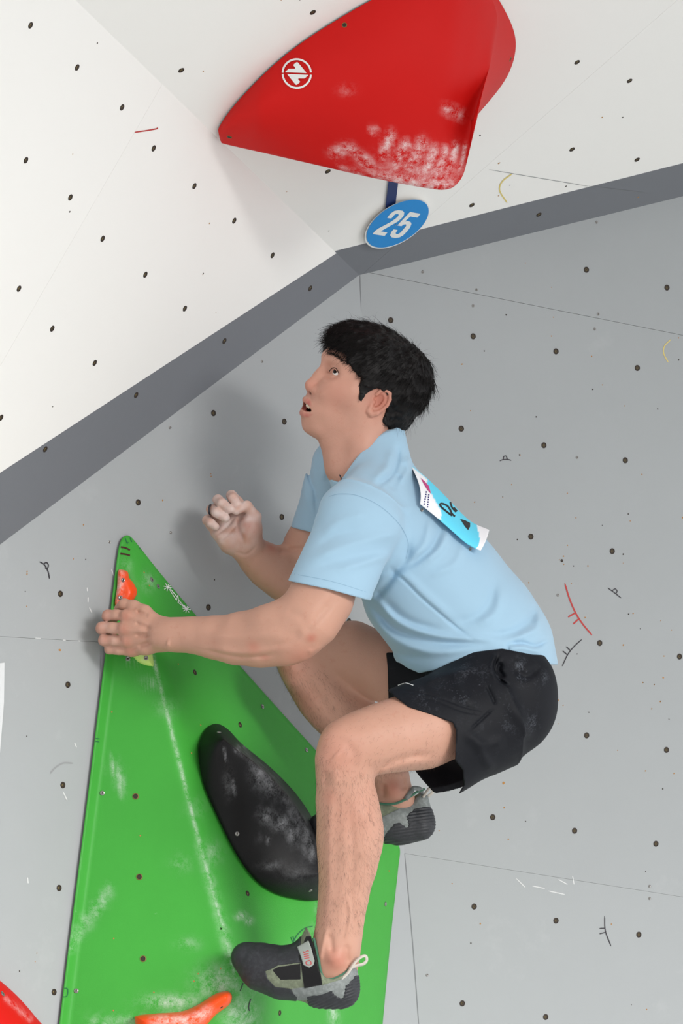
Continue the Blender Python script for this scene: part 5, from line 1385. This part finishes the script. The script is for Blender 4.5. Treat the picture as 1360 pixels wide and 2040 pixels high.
shorts += [folds([([Z5(1000, 330), Z5(1035, 400), Z5(1045, 430)], 3, -3), ([Z5(930, 548), Z5(1035, 450)], 2.4, -2.5), ([Z5(1060, 200), Z5(1040, 255), Z5(1062, 312), Z5(1110, 345)], 4, -5), ([Z5(1075, 230), Z5(1062, 270), Z5(1090, 310)], 6, -6), ([Z5(1050, 190), Z5(1028, 255), Z5(1050, 320)], 4, 3),
    ([Z5(850, 260), Z5(880, 360), Z5(940, 430)], 10, 3.5), ([Z5(700, 330), Z5(820, 290), Z5(960, 260)], 9, 3), ([Z5(1130, 250), Z5(1190, 300), Z5(1260, 250)], 8, -4), ([Z5(900, 560), Z5(1000, 620), Z5(1100, 600)], 12, 4), ([Z5(960, 600), Z5(1000, 690), Z5(1040, 740)], 10, 3), ([Z5(1100, 420), Z5(1180, 520), Z5(1200, 600)], 12, 3), ([Z5(610, 365), Z5(760, 390), Z5(900, 440), Z5(1010, 465)], 1.8, -1.4), ([Z5(620, 385), Z5(760, 410), Z5(890, 460), Z5(1000, 480)], 1.8, -1.2)], 10.0)]
shorts_o, SHV = sdf_obj('shorts', shorts, (740, 1220, 9.66), (1130, 1620, 10.30), .0023, M['shorts'], person, 2)
px_ = to_px(SHV)
set_attr(shorts_o, 'chalk', chalk_field(px_, [([Z5(820, 330), Z5(900, 390)], 14, .8), ([Z5(1160, 250), Z5(1250, 300)], 14, .7), ([Z5(690, 385), Z5(760, 430)], 10, .9), ([Z5(1040, 250), Z5(1070, 320)], 3, .8)], [(*Z5(740, 420), 16, 12, 1.), (*Z5(985, 345), 16, 12, 1.), (*Z5(1210, 530), 14, 18, .8), (*Z5(900, 290), 50, 40, .35), (*Z5(1080, 480), 30, 40, .4), (*Z5(1180, 290), 20, 20, .8)]) + .05)
SOB = bvh_of(shorts_o)
decal('printed_emblem', SOB, [[Z5(592, 340), Z5(625, 331), Z5(664, 342)]], 1.6, M['printwhite'], shorts_o, .0008)

# ------------------------------------------------------------------ climbing shoes
def rub(name, c, rough=.55, sc=120):
    t = NT(name); v = t.coord(); n1 = t.noise(sc, 5, .65, v)
    d = t.ramp(n1, [(.45, (0, 0, 0)), (.72, (1, 1, 1))]); t.col(t.mix(t.math('MULTIPLY', d, .35), c, tuple(min(1, x * 2.6 + .02) for x in c[:3]) + (1,))); t.rough(rough); t.bump(t.noise(400, 3, .6, v), .3, .0008); return t.m
M['rubber'] = rub('black_rubber', srgb(37, 39, 44)); M['suede'] = rub('olive_suede', srgb(112, 120, 100), .85); M['greyrub'] = rub('grey_rubber', srgb(118, 124, 123), .6)
M['mesh'] = fabric('black_shoe_mesh', srgb(28, 28, 30), 900); M['strap'] = fabric('black_strap', srgb(18, 18, 20), 1200); M['tab'] = plain('grey_strap_tab', srgb(150, 158, 152), .6); M['teal'] = fabric('green_lining', srgb(72, 118, 96), 900)
M['loop'] = fabric('cream_pull_loop', srgb(206, 200, 190), 900); M['redprint'] = plain('red_print', srgb(186, 60, 66), .6)
Z6 = lambda x, y: (440 + x * .33824, 1500 + y * .33824)
ZLIM = {'mesh_panel': 9.80, 'strap_tab': 9.80}
def shoe(name, label, base_pr, cut, parts, lo_, hi_, root_px):
    root = empty(name, to_world(cpt(*root_px))); root.parent = person; root.location = root.location - wloc(person); root['label'] = label
    core = group(base_pr, 0)
    so, _ = sdf_obj('upper', [core, px_cut(cut, .002)], lo_, hi_, .0018, M['suede'], root, 1)
    for pn, poly, lift, mat, stripes in parts:
        P_ = [Prim((lambda P, c=core, l=lift: c.fn(P) - l * mm), 0, 'u'), px_cut(cut, .002), px_cut([Z6(*p) for p in poly], .0015, 'i'), Prim((lambda P, c=core: c.fn(P) + .004), .0005, 's')]
        if pn in ZLIM: P_.append(Prim((lambda P, z=ZLIM[pn]: P[..., 2] + PO[2] - z), .001, 'i'))
        if stripes:
            def st(P, D):
                x, y = pts_px(P); return D + (.0007 * np.sin((y * .9 + x * stripes) * 1.15)).astype(D.dtype)
            P_ += [Prim(st, 0, 'f')]
        sdf_obj(pn, P_, lo_, hi_, .0015, mat, root, 1)
    return root, so
def i_cut(p): return p
near_pr = chain([(490, 1907, 9.832, 28), (522, 1926, 9.825, 42), (565, 1939, 9.81, 46), (612, 1943, 9.795, 46), (650, 1950, 9.79, 47), (668, 1958, 9.79, 41)], .02)
near_pr += chain([(600, 1918, 9.80, 38), (628, 1890, 9.795, 30), (640, 1868, 9.792, 36)], .02) + chain([(684, 1940, 9.79, 22), (688, 1975, 9.79, 20)], .02) + chain([(640, 1975, 9.79, 28), (680, 1978, 9.79, 24)], .02)
near_cut = [(560, 1760), (619, 1862), (628, 1902), (635, 1934), (648, 1948), (664, 1951), (684, 1942), (702, 1924), (715, 1898), (730, 1760)]
parts_n = [('toe_rubber', [(30, 1000), (200, 1000), (380, 1000), (470, 1000), (470, 1150), (470, 1235), (335, 1252), (300, 1272), (262, 1285), (275, 1330), (320, 1378), (410, 1388), (420, 1410), (450, 1442), (440, 1480), (200, 1480), (30, 1350)], 1.6, M['rubber'], 0),
    ('mesh_panel', [(300, 1278), (335, 1260), (468, 1240), (472, 1335), (350, 1338)], .8, M['mesh'], 0),
    ('heel_wrap', [(412, 1388), (600, 1365), (700, 1335), (770, 1265), (830, 1240), (830, 1400), (700, 1450), (620, 1430), (560, 1450), (440, 1460)], .9, M['greyrub'], 0),
    ('strap', [(455, 1200), (500, 1078), (552, 1078), (560, 1130), (575, 1230), (597, 1365), (490, 1388), (470, 1240)], 3.0, M['strap'], 0),
    ('strap_tab', [(448, 1142), (515, 1103), (532, 1150), (552, 1225), (545, 1250), (520, 1266), (485, 1250), (470, 1200)], 5.0, M['tab'], 0),
    ('heel_rubber', [(505, 1440), (620, 1415), (650, 1398), (668, 1425), (700, 1445), (722, 1440), (735, 1370), (770, 1340), (790, 1312), (830, 1310), (830, 1420), (790, 1500), (640, 1540), (520, 1520)], 2.2, M['rubber'], .35)]
sh1, sh1u = shoe('climbing_shoe', 'black and olive climbing shoe with grey strap tab, toe on the green volume', near_pr, near_cut, parts_n, (440, 1840, 9.70), (730, 2025, 9.90), (600, 2003, 9.80))
tabs = [o for o in sh1.children if o.name.startswith('strap_tab')][0]
TB = bvh_of(tabs)
decal('printed_emblem', TB, [[Z6(484, 1168), Z6(490, 1176), Z6(512, 1164), Z6(515, 1172)], [Z6(487, 1188), Z6(517, 1182)], [Z6(489, 1200), Z6(519, 1194)], [Z6(491, 1212), Z6(521, 1206)], [Z6(500, 1232), Z6(520, 1222), Z6(532, 1240), Z6(518, 1250), Z6(502, 1243), Z6(500, 1232)]], 1.5, M['redprint'], sh1, .0005, 5)
def ring_z(px, py, z): return cpt(px, py, z)
wire('collar_trim', [cpt(*Z6(545, 1090), 9.765), cpt(*Z6(570, 1190), 9.757), cpt(*Z6(588, 1290), 9.751), cpt(*Z6(615, 1330), 9.748), cpt(*Z6(665, 1330), 9.750), cpt(*Z6(725, 1300), 9.756), cpt(*Z6(775, 1255), 9.770)], .0028, M['teal'], sh1)
def strip(name, pts, zs, w, mat, parent):
    A, B_ = ribbon_px(pts, w, 8, False); k = len(A); zz = np.interp(np.linspace(0, 1, k), np.linspace(0, 1, len(zs)), zs)
    v = [to_world(cpt(*a, z)) for a, z in zip(A, zz)] + [to_world(cpt(*b, z + .004)) for b, z in zip(B_, zz)]
    o = mesh_obj(name, v, [(i, i + 1, k + i + 1, k + i) for i in range(k - 1)], mat, parent, smooth=True); m = o.modifiers.new('thick', 'SOLIDIFY'); m.thickness = .0012; return o
strip('pull_loop', [Z6(698, 1338), Z6(745, 1295), Z6(785, 1235), Z6(825, 1200), Z6(852, 1196), Z6(858, 1222), Z6(838, 1244), Z6(800, 1254), Z6(755, 1272)], [9.746, 9.748, 9.752, 9.756, 9.76, 9.765, 9.765, 9.762, 9.756], 5.5, M['loop'], sh1)
far_pr = chain([(828, 1634, 10.205, 30), (782, 1634, 10.205, 40), (705, 1648, 10.20, 36), (648, 1648, 10.19, 24), (634, 1642, 10.185, 16)], .02) + chain([(838, 1596, 10.21, 16), (842, 1640, 10.21, 18)], .02) + chain([(800, 1655, 10.2, 24), (835, 1648, 10.2, 24)], .02) + chain([(740, 1620, 10.205, 36), (760, 1600, 10.205, 34)], .02)
far_cut = [(700, 1500), (720, 1580), (745, 1595), (766, 1600), (790, 1598), (812, 1588), (826, 1577), (850, 1570), (850, 1500)]
parts_f = [('heel_rubber', [(960, 495), (975, 470), (1020, 418), (1050, 408), (1092, 440), (1105, 430), (1093, 370), (1140, 330), (1200, 315), (1270, 330), (1270, 500), (1150, 560), (960, 560)], 2.2, M['rubber'], .12),
    ('heel_wrap', [(860, 420), (940, 380), (1100, 300), (1180, 240), (1270, 250), (1270, 560), (900, 560)], .9, M['greyrub'], 0),
    ('toe_rubber', [(480, 330), (760, 330), (820, 560), (480, 560)], 1.6, M['rubber'], 0)]
sh2, sh2u = shoe('climbing_shoe', 'grey and olive climbing shoe on the far foot, heel up behind the near calf', far_pr, far_cut, parts_f, (590, 1555, 10.12), (890, 1710, 10.28), (770, 1682, 10.2))
wire('collar_trim', [cpt(742, 1597, 10.18), cpt(766, 1602, 10.165), cpt(790, 1600, 10.163), cpt(812, 1590, 10.17), cpt(830, 1578, 10.19), cpt(845, 1572, 10.20)], .0026, M['teal'], sh2)
strip('pull_loop', [(808, 1592), (818, 1578), (824, 1570), (838, 1573), (838, 1582)], [10.163, 10.17, 10.18, 10.19, 10.2], 9, M['greyrub'], sh2)
strip('pull_loop', [(842, 1588), (850, 1576), (856, 1570), (862, 1578), (852, 1587)], [10.19, 10.2, 10.21, 10.22, 10.22], 5, M['loop'], sh2)
# fine chain at the open collar and the ring on the free hand
wire('necklace', [cpt(676, 946, 9.925), cpt(679, 953, 9.92), cpt(678, 962, 9.918)], .0012, M['ink'], shirt_o)
wire('ring', [cpt(419 + 0, 1012 - 6, 10.085), cpt(416, 1018, 10.075), cpt(419, 1025, 10.085), cpt(424, 1018, 10.115)], .0022, M['ink'], body_o, True)
